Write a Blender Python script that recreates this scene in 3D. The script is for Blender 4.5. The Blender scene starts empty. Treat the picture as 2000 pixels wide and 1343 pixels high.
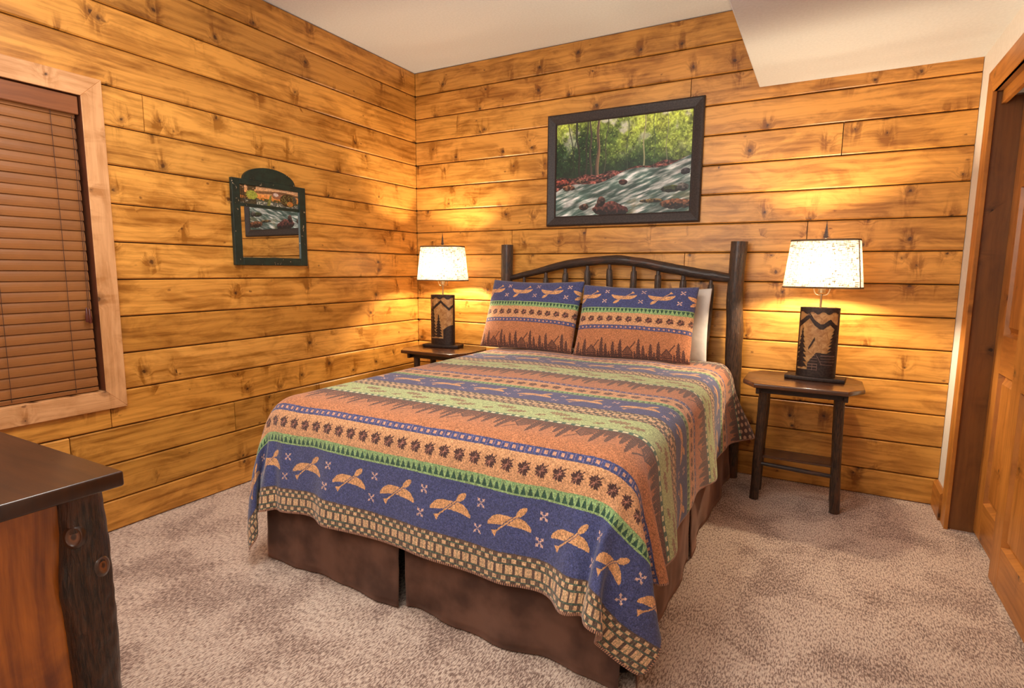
import bpy, bmesh, math, random, zlib, base64
import numpy as np
from mathutils import Vector, Matrix, noise as mn

# ------------------------------------------------------------------ camera, world, lights, exposure
SC = bpy.context.scene
COL = SC.collection
PI = math.pi
H_CEIL, X_RIGHT, BOARD = 2.72, 3.458, 0.1715

cam_d = bpy.data.cameras.new('camera'); cam = bpy.data.objects.new('camera', cam_d); COL.objects.link(cam)
cam_d.sensor_width = 36.0; cam_d.sensor_fit = 'HORIZONTAL'; cam_d.lens = 1101.526 / 2000 * 36.0
cam_d.clip_start = 0.02
def cam_axes(yaw, pitch, roll):
    f = Vector((-math.sin(yaw)*math.cos(pitch), math.cos(yaw)*math.cos(pitch), math.sin(pitch)))
    r = Vector((math.cos(yaw), math.sin(yaw), 0)); u = r.cross(f)
    return math.cos(roll)*r+math.sin(roll)*u, -math.sin(roll)*r+math.cos(roll)*u, f
cr, cu, cf = cam_axes(0.50140, -0.13006, 0.00767)
M = Matrix((cr, cu, -cf)).transposed().to_4x4(); M.translation = Vector((2.8502, -3.6211, 1.2333))
cam.matrix_world = M
SC.camera = cam

SC.view_settings.view_transform = 'Standard'; SC.view_settings.look = 'None'
SC.view_settings.gamma = 1.0; SC.view_settings.exposure = 0.0
SC.view_settings.use_curve_mapping = False
SC.cycles.use_denoising = True
SC.cycles.max_bounces = 10; SC.cycles.diffuse_bounces = 6; SC.cycles.sample_clamp_indirect = 6.0

w = bpy.data.worlds.new('night'); SC.world = w; w.use_nodes = True
w.node_tree.nodes['Background'].inputs[0].default_value = (0.05, 0.06, 0.09, 1)
w.node_tree.nodes['Background'].inputs[1].default_value = 0.3

def area(name, loc, target, size, power, col, sy=None):
    d = bpy.data.lights.new(name, 'AREA'); d.shape = 'RECTANGLE'; d.size = size; d.size_y = sy or size
    d.energy = power; d.color = col
    o = bpy.data.objects.new(name, d); COL.objects.link(o); o.location = loc
    o.rotation_euler = (Vector(target)-Vector(loc)).to_track_quat('-Z', 'Y').to_euler()
    return o
# unseen fill lights added to brighten the room: overhead, from behind, up at ceiling
area('overhead_fill', (1.5, -2.6, 2.66), (1.5, -2.6, 0), 0.7, 33, (1.0, 0.94, 0.86))
area('rear_fill', (1.7, -3.72, 1.9), (1.6, 0, 0.9), 2.6, 39, (1.0, 0.93, 0.85), 1.4)
area('bounce_fill', (1.9, -2.9, 1.55), (1.7, -1.6, 3.2), 1.0, 20, (1.0, 1.0, 1.0))
BULB = 1400.0

# the hanging blanket: a 50 x 49 grid of points, millimetres, each row given as steps from the row before it (x, y, z tables)
CLOTH_STEPS = [[
[841,842,844,851,856,858,855,849,882,896,943,992,1040,1089,1137,1186,1235,1284,1333,1382,1431,1480,1530,1579,1628,1677,1726,1776,1825,1874,1923,1972,2021,2070,2119,2168,2217,2266,2315,2361,2383,2410,2403,2403,2407,2415,2425,2428,2431],
[-8,-8,-8,-13,-15,-13,-5,2,-23,-3,-2,-2,-1,-1,0,0,0,0,0,0,0,0,0,0,0,0,0,0,0,0,0,0,0,0,0,0,1,1,1,4,20,6,14,22,25,24,18,18,18],
[5,4,2,3,2,0,-3,-2,0,-1,-1,-1,-1,0,0,0,0,0,0,0,0,0,0,0,0,0,0,0,0,0,0,0,0,0,0,1,0,0,1,1,1,4,6,0,-5,-12,-11,-14,-17],
[0,0,0,0,1,1,1,0,0,0,0,0,0,0,0,0,0,0,0,0,0,0,0,0,0,0,0,0,0,0,0,0,0,0,0,0,0,0,0,-1,0,0,-2,-2,-2,1,0,0,0],
[-4,-2,0,-1,-1,-1,-1,0,0,0,0,0,0,0,0,0,0,0,0,0,0,0,0,0,0,0,0,0,0,0,0,0,0,0,0,0,0,0,0,0,0,0,1,0,1,0,0,0,0],
[0,0,0,0,0,0,0,0,0,0,0,0,0,0,0,0,0,0,0,0,0,0,0,0,0,0,0,0,0,0,0,0,0,0,0,0,0,0,0,0,0,0,0,0,-1,0,0,0,1],
[4,2,0,1,1,1,0,0,0,0,0,0,0,-1,0,0,0,0,0,0,0,0,0,0,0,0,0,0,0,0,0,0,0,0,0,0,0,0,-1,0,0,0,0,0,0,0,0,0,0],
[0,0,0,0,0,0,0,0,0,0,0,0,0,0,0,0,0,0,0,0,0,0,0,0,0,0,0,0,0,0,0,0,0,0,0,-1,0,0,0,0,0,0,0,0,0,0,-1,0,-1],
[0,0,0,0,0,0,0,0,0,0,-1,0,0,0,0,0,0,0,0,0,0,0,0,0,0,0,0,0,0,0,0,0,0,0,0,0,0,0,0,0,0,0,0,0,0,0,1,1,2],
[-1,0,0,0,0,0,0,0,0,0,0,0,0,0,0,0,0,0,0,0,0,0,0,0,0,0,0,0,0,0,0,0,0,0,0,0,0,0,0,0,0,0,0,0,0,0,-1,-1,-2],
[1,0,0,0,0,0,0,0,0,0,0,0,0,0,0,0,0,0,0,0,0,0,0,0,0,0,0,0,0,0,0,0,0,0,0,0,0,0,0,0,0,0,0,0,0,0,0,0,0],
[0,0,0,0,0,0,0,0,0,0,0,0,0,0,0,0,0,0,0,0,0,0,0,0,0,0,0,0,0,0,0,0,0,0,0,0,0,0,0,0,0,0,0,0,0,0,0,0,0],
[-1,-1,0,0,0,0,0,0,0,0,0,0,0,0,0,0,0,0,0,0,0,0,0,0,0,0,0,0,0,0,0,0,0,0,0,0,0,0,0,0,0,0,0,0,0,0,0,0,0],
[1,1,0,0,0,0,0,0,0,0,0,0,0,0,0,0,0,0,0,0,0,0,0,0,0,0,0,0,0,0,0,0,0,0,0,0,0,0,0,0,0,0,0,0,0,0,0,0,1],
[-1,-1,0,0,0,0,0,0,0,0,0,0,0,0,-1,0,0,0,0,0,0,0,0,0,0,0,0,0,0,0,0,0,0,0,0,0,0,0,0,0,0,0,0,0,0,0,0,0,-1],
[1,1,0,0,0,0,0,0,0,0,0,0,0,0,0,0,0,0,0,0,0,0,0,0,0,0,0,0,0,0,0,0,0,0,0,0,0,0,0,0,0,0,0,0,0,0,0,0,0],
[-1,-1,0,0,0,0,0,0,0,0,0,0,0,0,0,0,0,0,0,0,0,0,0,0,0,0,0,0,0,0,0,0,0,0,0,0,0,0,0,0,0,0,0,0,0,0,0,0,0],
[1,1,0,0,0,0,0,0,0,0,0,0,0,0,0,0,0,0,0,0,0,0,0,0,0,0,0,0,0,0,0,0,0,0,0,1,0,0,0,0,0,0,-1,0,0,0,0,0,0],
[-1,0,0,0,0,0,0,0,0,0,0,0,0,0,0,0,0,0,0,0,0,0,0,0,0,0,0,0,0,0,0,0,0,0,0,0,0,0,0,0,0,0,0,0,0,0,0,0,0],
[1,0,0,0,0,0,0,0,0,0,0,0,0,0,0,0,0,0,0,0,0,0,0,0,0,0,0,0,0,0,0,0,0,0,0,0,0,0,0,0,0,0,0,0,0,0,0,0,0],
[0,0,0,0,0,0,0,0,0,0,0,0,0,0,0,0,0,0,0,0,0,0,0,0,0,0,0,0,0,0,0,0,0,0,0,0,0,0,0,0,0,0,0,0,0,0,0,0,0],
[-1,0,0,0,0,0,0,0,0,0,0,-1,0,0,0,0,0,0,0,0,0,0,0,0,0,0,0,0,0,0,0,0,0,0,0,0,0,0,1,0,0,0,0,0,0,0,0,0,0],
[1,0,0,0,0,0,0,0,0,0,0,0,0,0,0,0,0,0,0,0,0,0,0,0,0,0,0,0,0,0,0,0,0,0,0,0,0,0,0,0,0,0,0,0,0,0,0,0,0],
[-1,-1,0,0,0,0,0,0,0,0,0,0,0,0,0,0,0,0,0,0,0,0,0,0,0,0,0,0,0,0,0,0,0,0,0,0,0,0,0,0,0,0,0,0,0,0,1,0,0],
[1,1,0,0,0,0,1,0,0,-1,0,0,0,0,0,0,0,0,0,0,0,0,0,0,0,0,0,0,0,0,0,0,0,0,1,0,0,0,0,0,0,0,0,0,0,0,0,0,0],
[-1,-1,0,0,0,0,0,0,0,0,0,0,-1,0,0,-1,-1,0,0,0,0,0,0,0,0,0,0,-1,0,0,0,0,0,1,0,0,0,0,0,0,0,0,0,0,0,0,0,0,0],
[1,1,0,0,0,0,0,0,0,0,0,0,0,-1,0,0,0,-1,0,0,0,0,-1,0,0,0,0,0,0,0,0,0,0,0,0,0,0,0,0,0,0,0,0,0,0,0,0,0,0],
[0,0,0,0,0,0,0,0,0,0,-1,0,0,0,-1,0,0,0,-1,0,0,0,0,0,0,0,0,0,0,0,0,0,0,0,0,0,0,1,0,0,0,0,0,0,0,0,0,0,0],
[0,0,0,0,0,0,0,0,-1,0,0,0,0,0,0,-1,0,0,0,-1,0,0,0,-1,0,0,0,0,0,0,0,0,0,0,0,0,0,0,0,1,0,0,0,0,0,0,0,0,0],
[0,0,0,0,0,0,0,0,0,0,0,-1,0,0,0,0,0,0,0,0,0,0,0,0,0,0,0,0,-1,0,0,0,0,0,0,0,0,0,0,0,0,0,0,0,0,0,0,0,0],
[0,0,0,0,0,0,0,0,0,0,0,0,-1,0,0,0,-1,0,0,0,-1,0,0,0,-1,0,0,0,0,0,0,0,0,0,0,0,0,0,0,0,0,0,0,0,0,0,0,0,0],
[0,0,0,0,0,0,0,0,0,0,0,0,0,0,0,0,0,-1,0,0,0,0,0,0,0,0,0,0,0,0,0,0,0,0,0,0,0,0,0,0,0,0,0,0,0,0,0,0,0],
[0,0,0,0,0,0,0,0,0,0,0,0,0,-1,0,0,0,0,0,0,0,-1,0,0,0,0,0,0,0,0,0,0,0,0,0,0,0,0,0,0,0,-1,0,0,0,0,0,0,0],
[0,0,0,0,0,0,0,0,1,-1,-1,0,0,0,-1,0,0,0,-1,0,0,0,0,0,0,-1,0,0,0,0,0,0,1,0,0,0,1,0,0,0,0,1,0,0,0,0,0,0,1],
[0,0,0,0,0,0,0,0,-1,0,0,-1,0,0,0,-1,0,0,0,0,0,0,-1,0,0,0,0,0,0,0,0,0,0,0,0,0,0,0,0,0,0,0,0,0,0,0,0,0,0],
[-1,0,0,0,1,1,0,0,0,0,0,0,-1,0,0,0,-1,0,0,-1,0,0,0,0,0,0,0,0,0,0,0,0,0,0,0,1,0,0,0,0,0,0,0,-1,0,-1,0,1,1],
[-1,0,0,0,-2,-2,1,-1,0,0,0,0,0,-1,0,0,0,0,0,0,0,0,0,0,0,0,0,0,0,0,0,0,0,0,0,0,0,0,0,0,0,0,0,1,0,0,0,0,2],
[-7,-4,0,0,2,1,-4,-3,0,-1,-1,-1,0,0,-1,0,0,-1,0,0,0,0,0,0,0,0,0,0,0,0,0,0,0,0,0,0,0,1,1,0,0,0,4,2,0,0,0,3,5],
[-33,-32,-29,-26,-24,-19,-13,-7,-1,-1,-1,0,-1,0,0,0,0,0,0,0,0,0,0,0,0,0,-1,0,0,-1,0,0,0,0,0,0,0,0,0,1,1,0,-5,-2,5,11,14,19,23],
[-24,-20,-17,-12,-7,2,6,10,-1,-3,-2,-1,0,0,0,0,0,1,0,0,0,0,0,0,0,0,0,0,0,0,0,0,-1,0,0,0,0,0,2,2,2,14,27,35,39,42,44,45,46],
[45,44,43,40,35,23,16,11,-3,3,1,1,1,0,1,0,0,0,0,0,0,0,0,-1,0,0,0,0,0,0,0,0,0,-1,0,-1,0,-1,-2,0,-2,-20,-28,-29,-28,-28,-29,-29,-29],
[16,12,3,1,-2,-13,-25,-21,9,5,4,2,1,1,0,0,1,0,0,0,0,0,0,1,0,0,0,0,0,0,-1,0,0,0,-1,-1,-2,-2,-4,-8,-14,13,12,-13,-22,-25,-30,-37,-40],
[1,-15,-24,-36,-43,-39,-2,16,14,15,4,2,0,0,1,1,0,0,0,1,0,0,0,0,0,0,0,-1,0,0,0,-1,0,0,0,0,0,0,-8,-7,-3,-23,12,40,20,-1,6,3,-9],
[-35,-33,-29,-32,-13,21,18,19,-1,-2,3,2,0,1,0,0,0,0,0,0,0,0,0,0,0,0,0,0,0,0,0,0,-1,0,0,0,0,-1,-5,-6,-15,-8,-28,-2,37,37,12,-5,0],
[-28,-30,-16,12,21,18,27,-22,12,6,2,1,1,0,0,0,0,0,1,0,0,0,0,0,0,0,0,0,0,0,0,0,0,-1,0,0,0,-1,-4,-6,-14,-28,-12,-28,-12,25,21,34,20],
[-17,8,16,20,25,31,-19,0,5,7,3,2,0,0,0,0,0,1,0,0,0,0,0,0,0,0,0,0,-1,0,0,0,0,0,-1,0,0,-2,-1,-6,-14,2,-30,-17,-27,-15,27,19,16],
[13,13,21,28,32,-8,-25,4,5,9,5,1,0,0,0,0,0,0,0,0,0,0,0,0,0,0,0,0,0,0,0,0,0,0,0,0,0,-2,-2,-7,-9,4,-24,-31,-22,-26,-16,20,32],
[10,25,30,32,1,-29,-2,11,-1,8,3,1,0,0,0,0,1,0,0,0,0,0,0,0,0,0,0,0,0,0,0,0,0,0,0,0,0,-2,-2,-5,-5,-6,12,-32,-32,-27,-26,-18,13],
[30,30,31,10,-27,-25,14,13,7,6,2,0,1,0,0,0,0,0,0,0,0,0,0,0,0,0,0,0,0,-1,0,0,0,0,0,0,0,-3,-3,-6,-4,-11,21,4,-33,-33,-31,-27,-20],
[30,31,17,-25,-28,-1,11,10,8,3,1,2,1,0,0,1,0,0,0,0,0,0,0,0,0,0,0,0,0,0,0,0,0,0,0,-1,-1,-2,-3,-6,-2,-9,9,21,-10,-32,-32,-31,-28]],
[
[-103,-103,-102,-103,-104,-103,-102,-102,-108,-102,-108,-108,-105,-102,-101,-100,-100,-100,-100,-100,-100,-100,-100,-100,-100,-100,-100,-100,-100,-100,-100,-100,-100,-100,-101,-102,-104,-107,-108,-102,-106,-103,-106,-108,-110,-109,-107,-109,-110],
[-49,-48,-49,-48,-47,-48,-49,-48,-42,-47,-41,-42,-45,-48,-49,-49,-49,-49,-49,-49,-49,-49,-49,-49,-49,-49,-49,-49,-49,-49,-49,-49,-49,-49,-49,-48,-46,-43,-42,-48,-44,-47,-47,-44,-42,-43,-46,-45,-45],
[-49,-50,-49,-49,-49,-49,-49,-49,-49,-50,-50,-49,-49,-49,-49,-50,-50,-50,-50,-50,-50,-50,-50,-50,-50,-50,-50,-50,-50,-50,-50,-50,-50,-50,-49,-49,-49,-49,-49,-49,-49,-50,-47,-48,-48,-48,-47,-46,-45],
[-49,-49,-50,-50,-49,-49,-49,-50,-49,-49,-49,-49,-49,-49,-49,-49,-49,-49,-49,-49,-49,-49,-49,-49,-49,-49,-49,-49,-49,-49,-49,-49,-49,-49,-49,-50,-50,-50,-50,-50,-50,-49,-49,-49,-49,-49,-49,-50,-50],
[-50,-49,-49,-49,-50,-49,-49,-49,-50,-50,-50,-50,-50,-50,-50,-50,-50,-50,-50,-50,-50,-50,-50,-50,-50,-50,-50,-50,-50,-50,-50,-50,-50,-50,-50,-49,-49,-49,-49,-49,-49,-49,-49,-50,-50,-50,-50,-49,-49],
[-48,-49,-49,-49,-49,-49,-49,-49,-49,-49,-49,-49,-49,-49,-49,-49,-49,-49,-49,-49,-49,-49,-49,-49,-49,-49,-49,-49,-49,-49,-49,-49,-49,-49,-49,-49,-49,-49,-49,-49,-50,-50,-50,-49,-49,-49,-49,-49,-49],
[-49,-49,-49,-49,-49,-50,-50,-50,-50,-50,-50,-50,-50,-49,-49,-49,-49,-49,-49,-49,-49,-49,-49,-49,-49,-49,-49,-49,-49,-49,-49,-49,-49,-49,-49,-50,-50,-50,-50,-50,-49,-49,-49,-49,-49,-49,-50,-50,-50],
[-49,-49,-49,-49,-49,-49,-49,-49,-49,-49,-49,-49,-49,-50,-50,-50,-50,-50,-50,-50,-50,-50,-50,-50,-50,-50,-50,-50,-50,-50,-50,-50,-50,-50,-50,-49,-49,-49,-49,-49,-49,-49,-50,-50,-50,-50,-49,-49,-49],
[-50,-50,-50,-50,-50,-50,-50,-50,-49,-49,-49,-49,-49,-49,-49,-49,-49,-49,-49,-49,-49,-49,-49,-49,-49,-49,-49,-49,-49,-49,-49,-49,-49,-49,-49,-49,-49,-50,-50,-50,-50,-50,-49,-49,-49,-49,-49,-49,-49],
[-49,-49,-49,-49,-49,-49,-49,-49,-50,-50,-50,-50,-50,-50,-50,-49,-49,-49,-49,-49,-49,-49,-49,-49,-49,-49,-49,-49,-49,-49,-49,-49,-49,-49,-50,-50,-50,-49,-49,-49,-49,-49,-49,-49,-50,-50,-50,-50,-50],
[-49,-49,-49,-49,-49,-49,-49,-49,-49,-49,-49,-49,-49,-49,-49,-50,-50,-50,-50,-50,-50,-50,-50,-50,-50,-50,-50,-50,-50,-50,-50,-50,-50,-50,-49,-49,-49,-49,-49,-50,-50,-50,-50,-50,-49,-49,-49,-49,-49],
[-50,-50,-50,-50,-50,-50,-50,-50,-50,-50,-50,-50,-49,-49,-49,-49,-49,-49,-49,-49,-49,-49,-49,-49,-49,-49,-49,-49,-49,-49,-49,-49,-49,-49,-49,-50,-50,-50,-50,-49,-49,-49,-49,-49,-49,-49,-49,-49,-49],
[-49,-49,-49,-49,-49,-49,-49,-49,-49,-49,-49,-49,-50,-50,-50,-50,-50,-50,-50,-50,-50,-50,-50,-50,-50,-50,-50,-50,-50,-50,-50,-50,-50,-50,-50,-49,-49,-49,-49,-49,-49,-49,-50,-50,-50,-50,-50,-50,-50],
[-50,-50,-50,-50,-50,-50,-49,-49,-49,-49,-49,-49,-49,-49,-49,-49,-49,-49,-49,-49,-49,-49,-49,-49,-49,-49,-49,-49,-49,-49,-49,-49,-49,-49,-49,-49,-49,-50,-50,-50,-50,-50,-49,-49,-49,-49,-49,-49,-49],
[-49,-49,-49,-49,-49,-49,-50,-50,-50,-50,-50,-50,-50,-50,-50,-49,-49,-49,-49,-49,-49,-49,-49,-49,-49,-49,-49,-49,-49,-49,-49,-49,-49,-49,-50,-50,-50,-49,-49,-49,-49,-49,-49,-49,-49,-49,-49,-49,-49],
[-49,-49,-49,-49,-49,-49,-49,-49,-49,-49,-49,-49,-49,-49,-49,-50,-50,-50,-50,-50,-50,-50,-50,-50,-50,-50,-50,-50,-50,-50,-50,-50,-50,-50,-49,-49,-49,-49,-49,-50,-50,-50,-50,-50,-50,-50,-50,-50,-50],
[-50,-50,-50,-50,-50,-50,-50,-50,-50,-50,-50,-50,-50,-49,-49,-49,-49,-49,-49,-49,-49,-49,-49,-49,-49,-49,-49,-49,-49,-49,-49,-49,-49,-49,-49,-50,-50,-50,-50,-49,-49,-49,-49,-49,-49,-49,-49,-49,-49],
[-49,-49,-49,-49,-49,-49,-49,-49,-49,-49,-49,-49,-49,-50,-50,-50,-50,-50,-50,-50,-50,-50,-50,-50,-50,-50,-50,-50,-50,-50,-50,-50,-50,-50,-50,-49,-49,-49,-49,-49,-49,-50,-50,-50,-50,-50,-50,-50,-50],
[-49,-49,-49,-49,-49,-49,-49,-49,-50,-50,-49,-49,-49,-49,-49,-49,-49,-49,-49,-49,-49,-49,-49,-49,-49,-49,-49,-49,-49,-49,-49,-49,-49,-49,-49,-49,-50,-50,-50,-50,-50,-49,-49,-49,-49,-49,-49,-49,-49],
[-50,-50,-50,-50,-50,-50,-50,-50,-49,-49,-50,-50,-50,-50,-50,-49,-49,-49,-49,-49,-49,-49,-49,-49,-49,-49,-49,-49,-49,-49,-49,-49,-49,-49,-50,-50,-49,-49,-49,-49,-49,-49,-49,-49,-49,-49,-49,-49,-49],
[-49,-49,-49,-49,-49,-49,-49,-49,-49,-49,-49,-49,-49,-49,-49,-50,-50,-50,-50,-50,-50,-50,-50,-50,-50,-50,-50,-50,-50,-50,-50,-50,-50,-50,-49,-49,-49,-50,-50,-50,-50,-50,-50,-50,-50,-50,-50,-50,-50],
[-49,-49,-50,-50,-50,-50,-50,-50,-50,-50,-50,-50,-50,-50,-49,-49,-49,-49,-49,-49,-49,-49,-49,-49,-49,-49,-49,-49,-49,-49,-49,-49,-49,-49,-49,-50,-50,-49,-49,-49,-49,-49,-49,-49,-49,-49,-49,-49,-49],
[-50,-50,-49,-49,-49,-49,-49,-49,-49,-49,-49,-49,-49,-49,-50,-50,-50,-50,-50,-50,-50,-50,-50,-50,-50,-50,-50,-50,-50,-50,-50,-50,-50,-50,-50,-49,-49,-49,-50,-50,-50,-50,-50,-50,-50,-50,-50,-50,-50],
[-49,-49,-49,-49,-49,-49,-50,-50,-50,-50,-50,-50,-50,-49,-49,-49,-49,-49,-49,-49,-49,-49,-49,-49,-49,-49,-49,-49,-49,-49,-49,-49,-49,-49,-49,-50,-50,-50,-49,-49,-49,-49,-49,-49,-49,-49,-49,-49,-49],
[-49,-50,-50,-50,-50,-50,-49,-49,-49,-49,-49,-49,-49,-50,-50,-49,-49,-49,-49,-49,-49,-49,-49,-49,-49,-49,-49,-49,-49,-49,-49,-49,-49,-49,-50,-49,-49,-49,-49,-50,-50,-50,-50,-50,-49,-49,-49,-49,-49],
[-50,-49,-49,-49,-49,-49,-49,-49,-49,-50,-50,-50,-49,-49,-49,-50,-50,-50,-50,-50,-50,-50,-50,-49,-49,-49,-49,-50,-50,-50,-50,-50,-50,-50,-49,-50,-50,-50,-50,-49,-49,-49,-49,-49,-50,-50,-50,-50,-50],
[-49,-49,-49,-49,-50,-50,-50,-50,-50,-49,-49,-49,-50,-50,-50,-49,-49,-49,-49,-49,-49,-49,-49,-50,-50,-50,-50,-49,-49,-49,-49,-49,-49,-50,-50,-49,-49,-49,-49,-49,-49,-49,-49,-49,-49,-49,-49,-49,-49],
[-50,-50,-50,-50,-49,-49,-49,-49,-49,-49,-49,-49,-49,-49,-49,-50,-50,-50,-50,-50,-50,-50,-50,-50,-50,-50,-50,-50,-50,-50,-50,-50,-50,-49,-49,-50,-50,-50,-50,-50,-50,-50,-50,-50,-50,-50,-50,-50,-50],
[-49,-49,-49,-49,-49,-49,-50,-50,-50,-50,-50,-50,-50,-50,-50,-50,-49,-49,-49,-49,-49,-49,-49,-49,-49,-49,-49,-49,-49,-49,-49,-50,-50,-50,-50,-49,-49,-49,-49,-49,-49,-49,-49,-49,-49,-49,-49,-49,-49],
[-49,-49,-50,-50,-50,-50,-49,-49,-49,-49,-49,-50,-50,-49,-49,-49,-50,-50,-50,-50,-50,-50,-50,-50,-50,-50,-50,-50,-50,-50,-50,-49,-49,-49,-50,-50,-50,-50,-50,-50,-50,-50,-50,-50,-50,-50,-49,-49,-49],
[-50,-50,-49,-49,-49,-49,-49,-50,-50,-50,-50,-49,-49,-50,-50,-50,-50,-50,-49,-49,-49,-49,-49,-49,-49,-49,-49,-49,-49,-49,-50,-50,-50,-50,-49,-49,-49,-50,-50,-49,-49,-49,-49,-49,-49,-49,-50,-50,-50],
[-49,-49,-49,-49,-50,-50,-50,-49,-49,-49,-50,-50,-50,-50,-49,-49,-49,-49,-50,-50,-50,-50,-50,-50,-50,-50,-50,-50,-50,-50,-49,-49,-49,-50,-50,-50,-50,-49,-49,-50,-50,-50,-50,-49,-49,-49,-49,-49,-49],
[-50,-50,-50,-50,-49,-49,-49,-49,-50,-50,-49,-49,-49,-49,-50,-50,-50,-50,-50,-50,-49,-49,-49,-49,-49,-49,-49,-49,-49,-50,-50,-50,-50,-49,-49,-49,-50,-50,-50,-50,-49,-49,-49,-50,-50,-50,-50,-50,-50],
[-49,-49,-49,-49,-49,-49,-50,-50,-49,-49,-50,-50,-50,-50,-50,-49,-49,-49,-49,-49,-50,-50,-50,-50,-50,-50,-50,-50,-50,-49,-49,-49,-50,-50,-50,-50,-49,-49,-49,-49,-50,-50,-49,-49,-49,-49,-49,-49,-49],
[-49,-49,-49,-50,-50,-50,-49,-49,-49,-50,-49,-49,-50,-49,-49,-50,-50,-50,-50,-50,-49,-49,-49,-49,-49,-49,-49,-49,-50,-50,-50,-50,-49,-49,-49,-50,-50,-50,-50,-50,-49,-49,-50,-50,-50,-50,-49,-49,-49],
[-50,-50,-50,-49,-49,-49,-49,-49,-50,-50,-50,-50,-49,-50,-50,-50,-49,-49,-49,-49,-50,-50,-50,-50,-50,-50,-50,-50,-49,-49,-49,-49,-50,-50,-50,-49,-49,-50,-50,-49,-50,-49,-49,-49,-49,-49,-50,-50,-50],
[-49,-49,-49,-49,-49,-49,-50,-50,-49,-49,-50,-50,-50,-50,-49,-49,-50,-50,-50,-50,-49,-49,-49,-49,-49,-49,-49,-49,-50,-50,-50,-50,-49,-49,-49,-50,-50,-49,-49,-50,-49,-50,-49,-49,-49,-49,-49,-49,-49],
[-49,-49,-50,-50,-50,-50,-49,-49,-49,-50,-50,-50,-49,-49,-50,-50,-49,-49,-49,-49,-50,-50,-50,-50,-50,-50,-50,-50,-49,-49,-49,-49,-50,-50,-50,-49,-50,-50,-50,-50,-49,-49,-50,-50,-50,-50,-50,-50,-49],
[-34,-36,-37,-39,-40,-41,-42,-44,-48,-49,-50,-49,-50,-49,-49,-49,-50,-50,-50,-50,-49,-49,-49,-49,-49,-49,-49,-49,-49,-50,-50,-50,-49,-49,-49,-50,-49,-50,-50,-50,-49,-48,-49,-49,-48,-47,-46,-44,-43],
[-33,-35,-36,-36,-38,-37,-43,-48,-49,-51,-50,-50,-49,-50,-50,-49,-49,-49,-49,-49,-50,-50,-50,-50,-50,-50,-50,-50,-50,-49,-49,-49,-49,-50,-50,-49,-50,-50,-51,-51,-48,-43,-37,-32,-28,-24,-21,-19,-17],
[-17,-18,-20,-27,-33,-42,-44,-45,-48,-48,-49,-48,-48,-47,-47,-48,-48,-48,-48,-48,-48,-48,-48,-48,-48,-48,-48,-48,-48,-48,-48,-48,-48,-47,-47,-47,-47,-47,-48,-48,-43,-43,-31,-22,-16,-16,-20,-19,-19],
[-43,-46,-49,-48,-48,-42,-26,-36,-33,-24,-32,-32,-32,-33,-33,-33,-33,-32,-32,-32,-32,-32,-32,-32,-32,-32,-32,-32,-32,-32,-33,-33,-33,-32,-32,-33,-32,-35,-33,-36,-25,-28,-38,-42,-35,-23,-7,5,18],
[-47,-43,-30,-11,11,-8,-32,-26,-16,-9,-5,-16,-10,-9,-9,-9,-9,-10,-10,-10,-10,-10,-10,-10,-10,-10,-10,-10,-10,-10,-9,-9,-9,-10,-10,-9,-12,-4,-5,2,-33,-9,-19,-5,-38,-46,-45,-45,-45],
[21,32,36,5,-35,-28,-30,-18,17,-22,-4,-9,0,-3,-3,-3,-3,-3,-3,-3,-3,-3,-3,-3,-3,-3,-3,-3,-3,-3,-3,-3,-3,-3,-3,-2,0,-7,-7,-5,-14,-32,-3,-28,13,-3,-37,-46,-47],
[36,7,-31,-37,-31,-34,-18,16,-8,-18,-4,-7,-3,-2,-3,-3,-3,-3,-3,-3,-3,-3,-3,-3,-3,-3,-3,-3,-3,-3,-3,-3,-3,-3,-2,-3,-1,-8,-9,-4,-23,3,-31,-5,-29,5,35,4,-32],
[-31,-37,-35,-31,-27,-15,15,17,-18,-14,-4,-8,-4,-4,-3,-4,-4,-4,-4,-4,-4,-4,-4,-4,-4,-4,-4,-4,-4,-4,-4,-4,-4,-3,-4,-3,-4,-7,-10,-5,-11,-27,6,-29,-10,-29,-14,35,39],
[-37,-36,-30,-23,-14,20,13,-16,-19,-9,-6,-5,-6,-5,-5,-4,-5,-4,-4,-4,-4,-4,-4,-4,-4,-4,-4,-4,-4,-4,-4,-4,-4,-5,-5,-6,-5,-9,-10,-5,-6,-28,-20,4,-24,-15,-27,-26,22],
[-37,-26,-21,-15,22,5,19,-11,-19,-5,-3,-3,-6,-5,-5,-5,-4,-5,-5,-5,-5,-5,-5,-5,-5,-5,-5,-5,-5,-5,-5,-5,-5,-5,-5,-5,-6,-8,-8,-5,-3,-25,-24,-5,5,-15,-18,-26,-31],
[-18,-20,-16,22,9,13,-4,-7,-15,-3,1,-2,-6,0,0,0,0,0,0,0,0,0,0,-1,0,-1,0,-1,0,0,0,0,0,0,0,0,-1,-8,-9,-5,-5,-6,-20,-29,1,3,-9,-15,-24],
[-20,-18,20,14,7,22,-9,-11,-14,-2,-1,-2,-7,-1,0,0,0,0,0,0,0,0,0,-1,0,-1,0,0,0,0,0,0,0,0,0,-1,-4,-8,-8,-5,-4,-11,-27,-19,-27,1,0,-8,-15]],
[
[261,310,359,408,457,506,555,604,638,681,673,677,684,693,703,715,714,713,712,710,710,709,709,710,711,712,713,714,715,715,714,713,712,711,700,692,684,678,675,685,653,615,567,517,468,420,372,323,274],
[0,1,1,1,1,1,1,1,16,8,27,26,17,9,3,0,1,1,0,1,0,0,0,-1,-1,0,0,0,0,0,1,1,1,0,4,9,17,23,26,11,13,3,2,4,4,3,2,2,2],
[1,0,0,0,0,0,1,1,0,2,4,1,3,2,1,0,0,0,1,1,0,0,0,0,0,-1,-1,0,-1,0,0,0,0,1,1,3,3,3,3,1,1,2,2,1,0,0,0,0,0],
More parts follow.
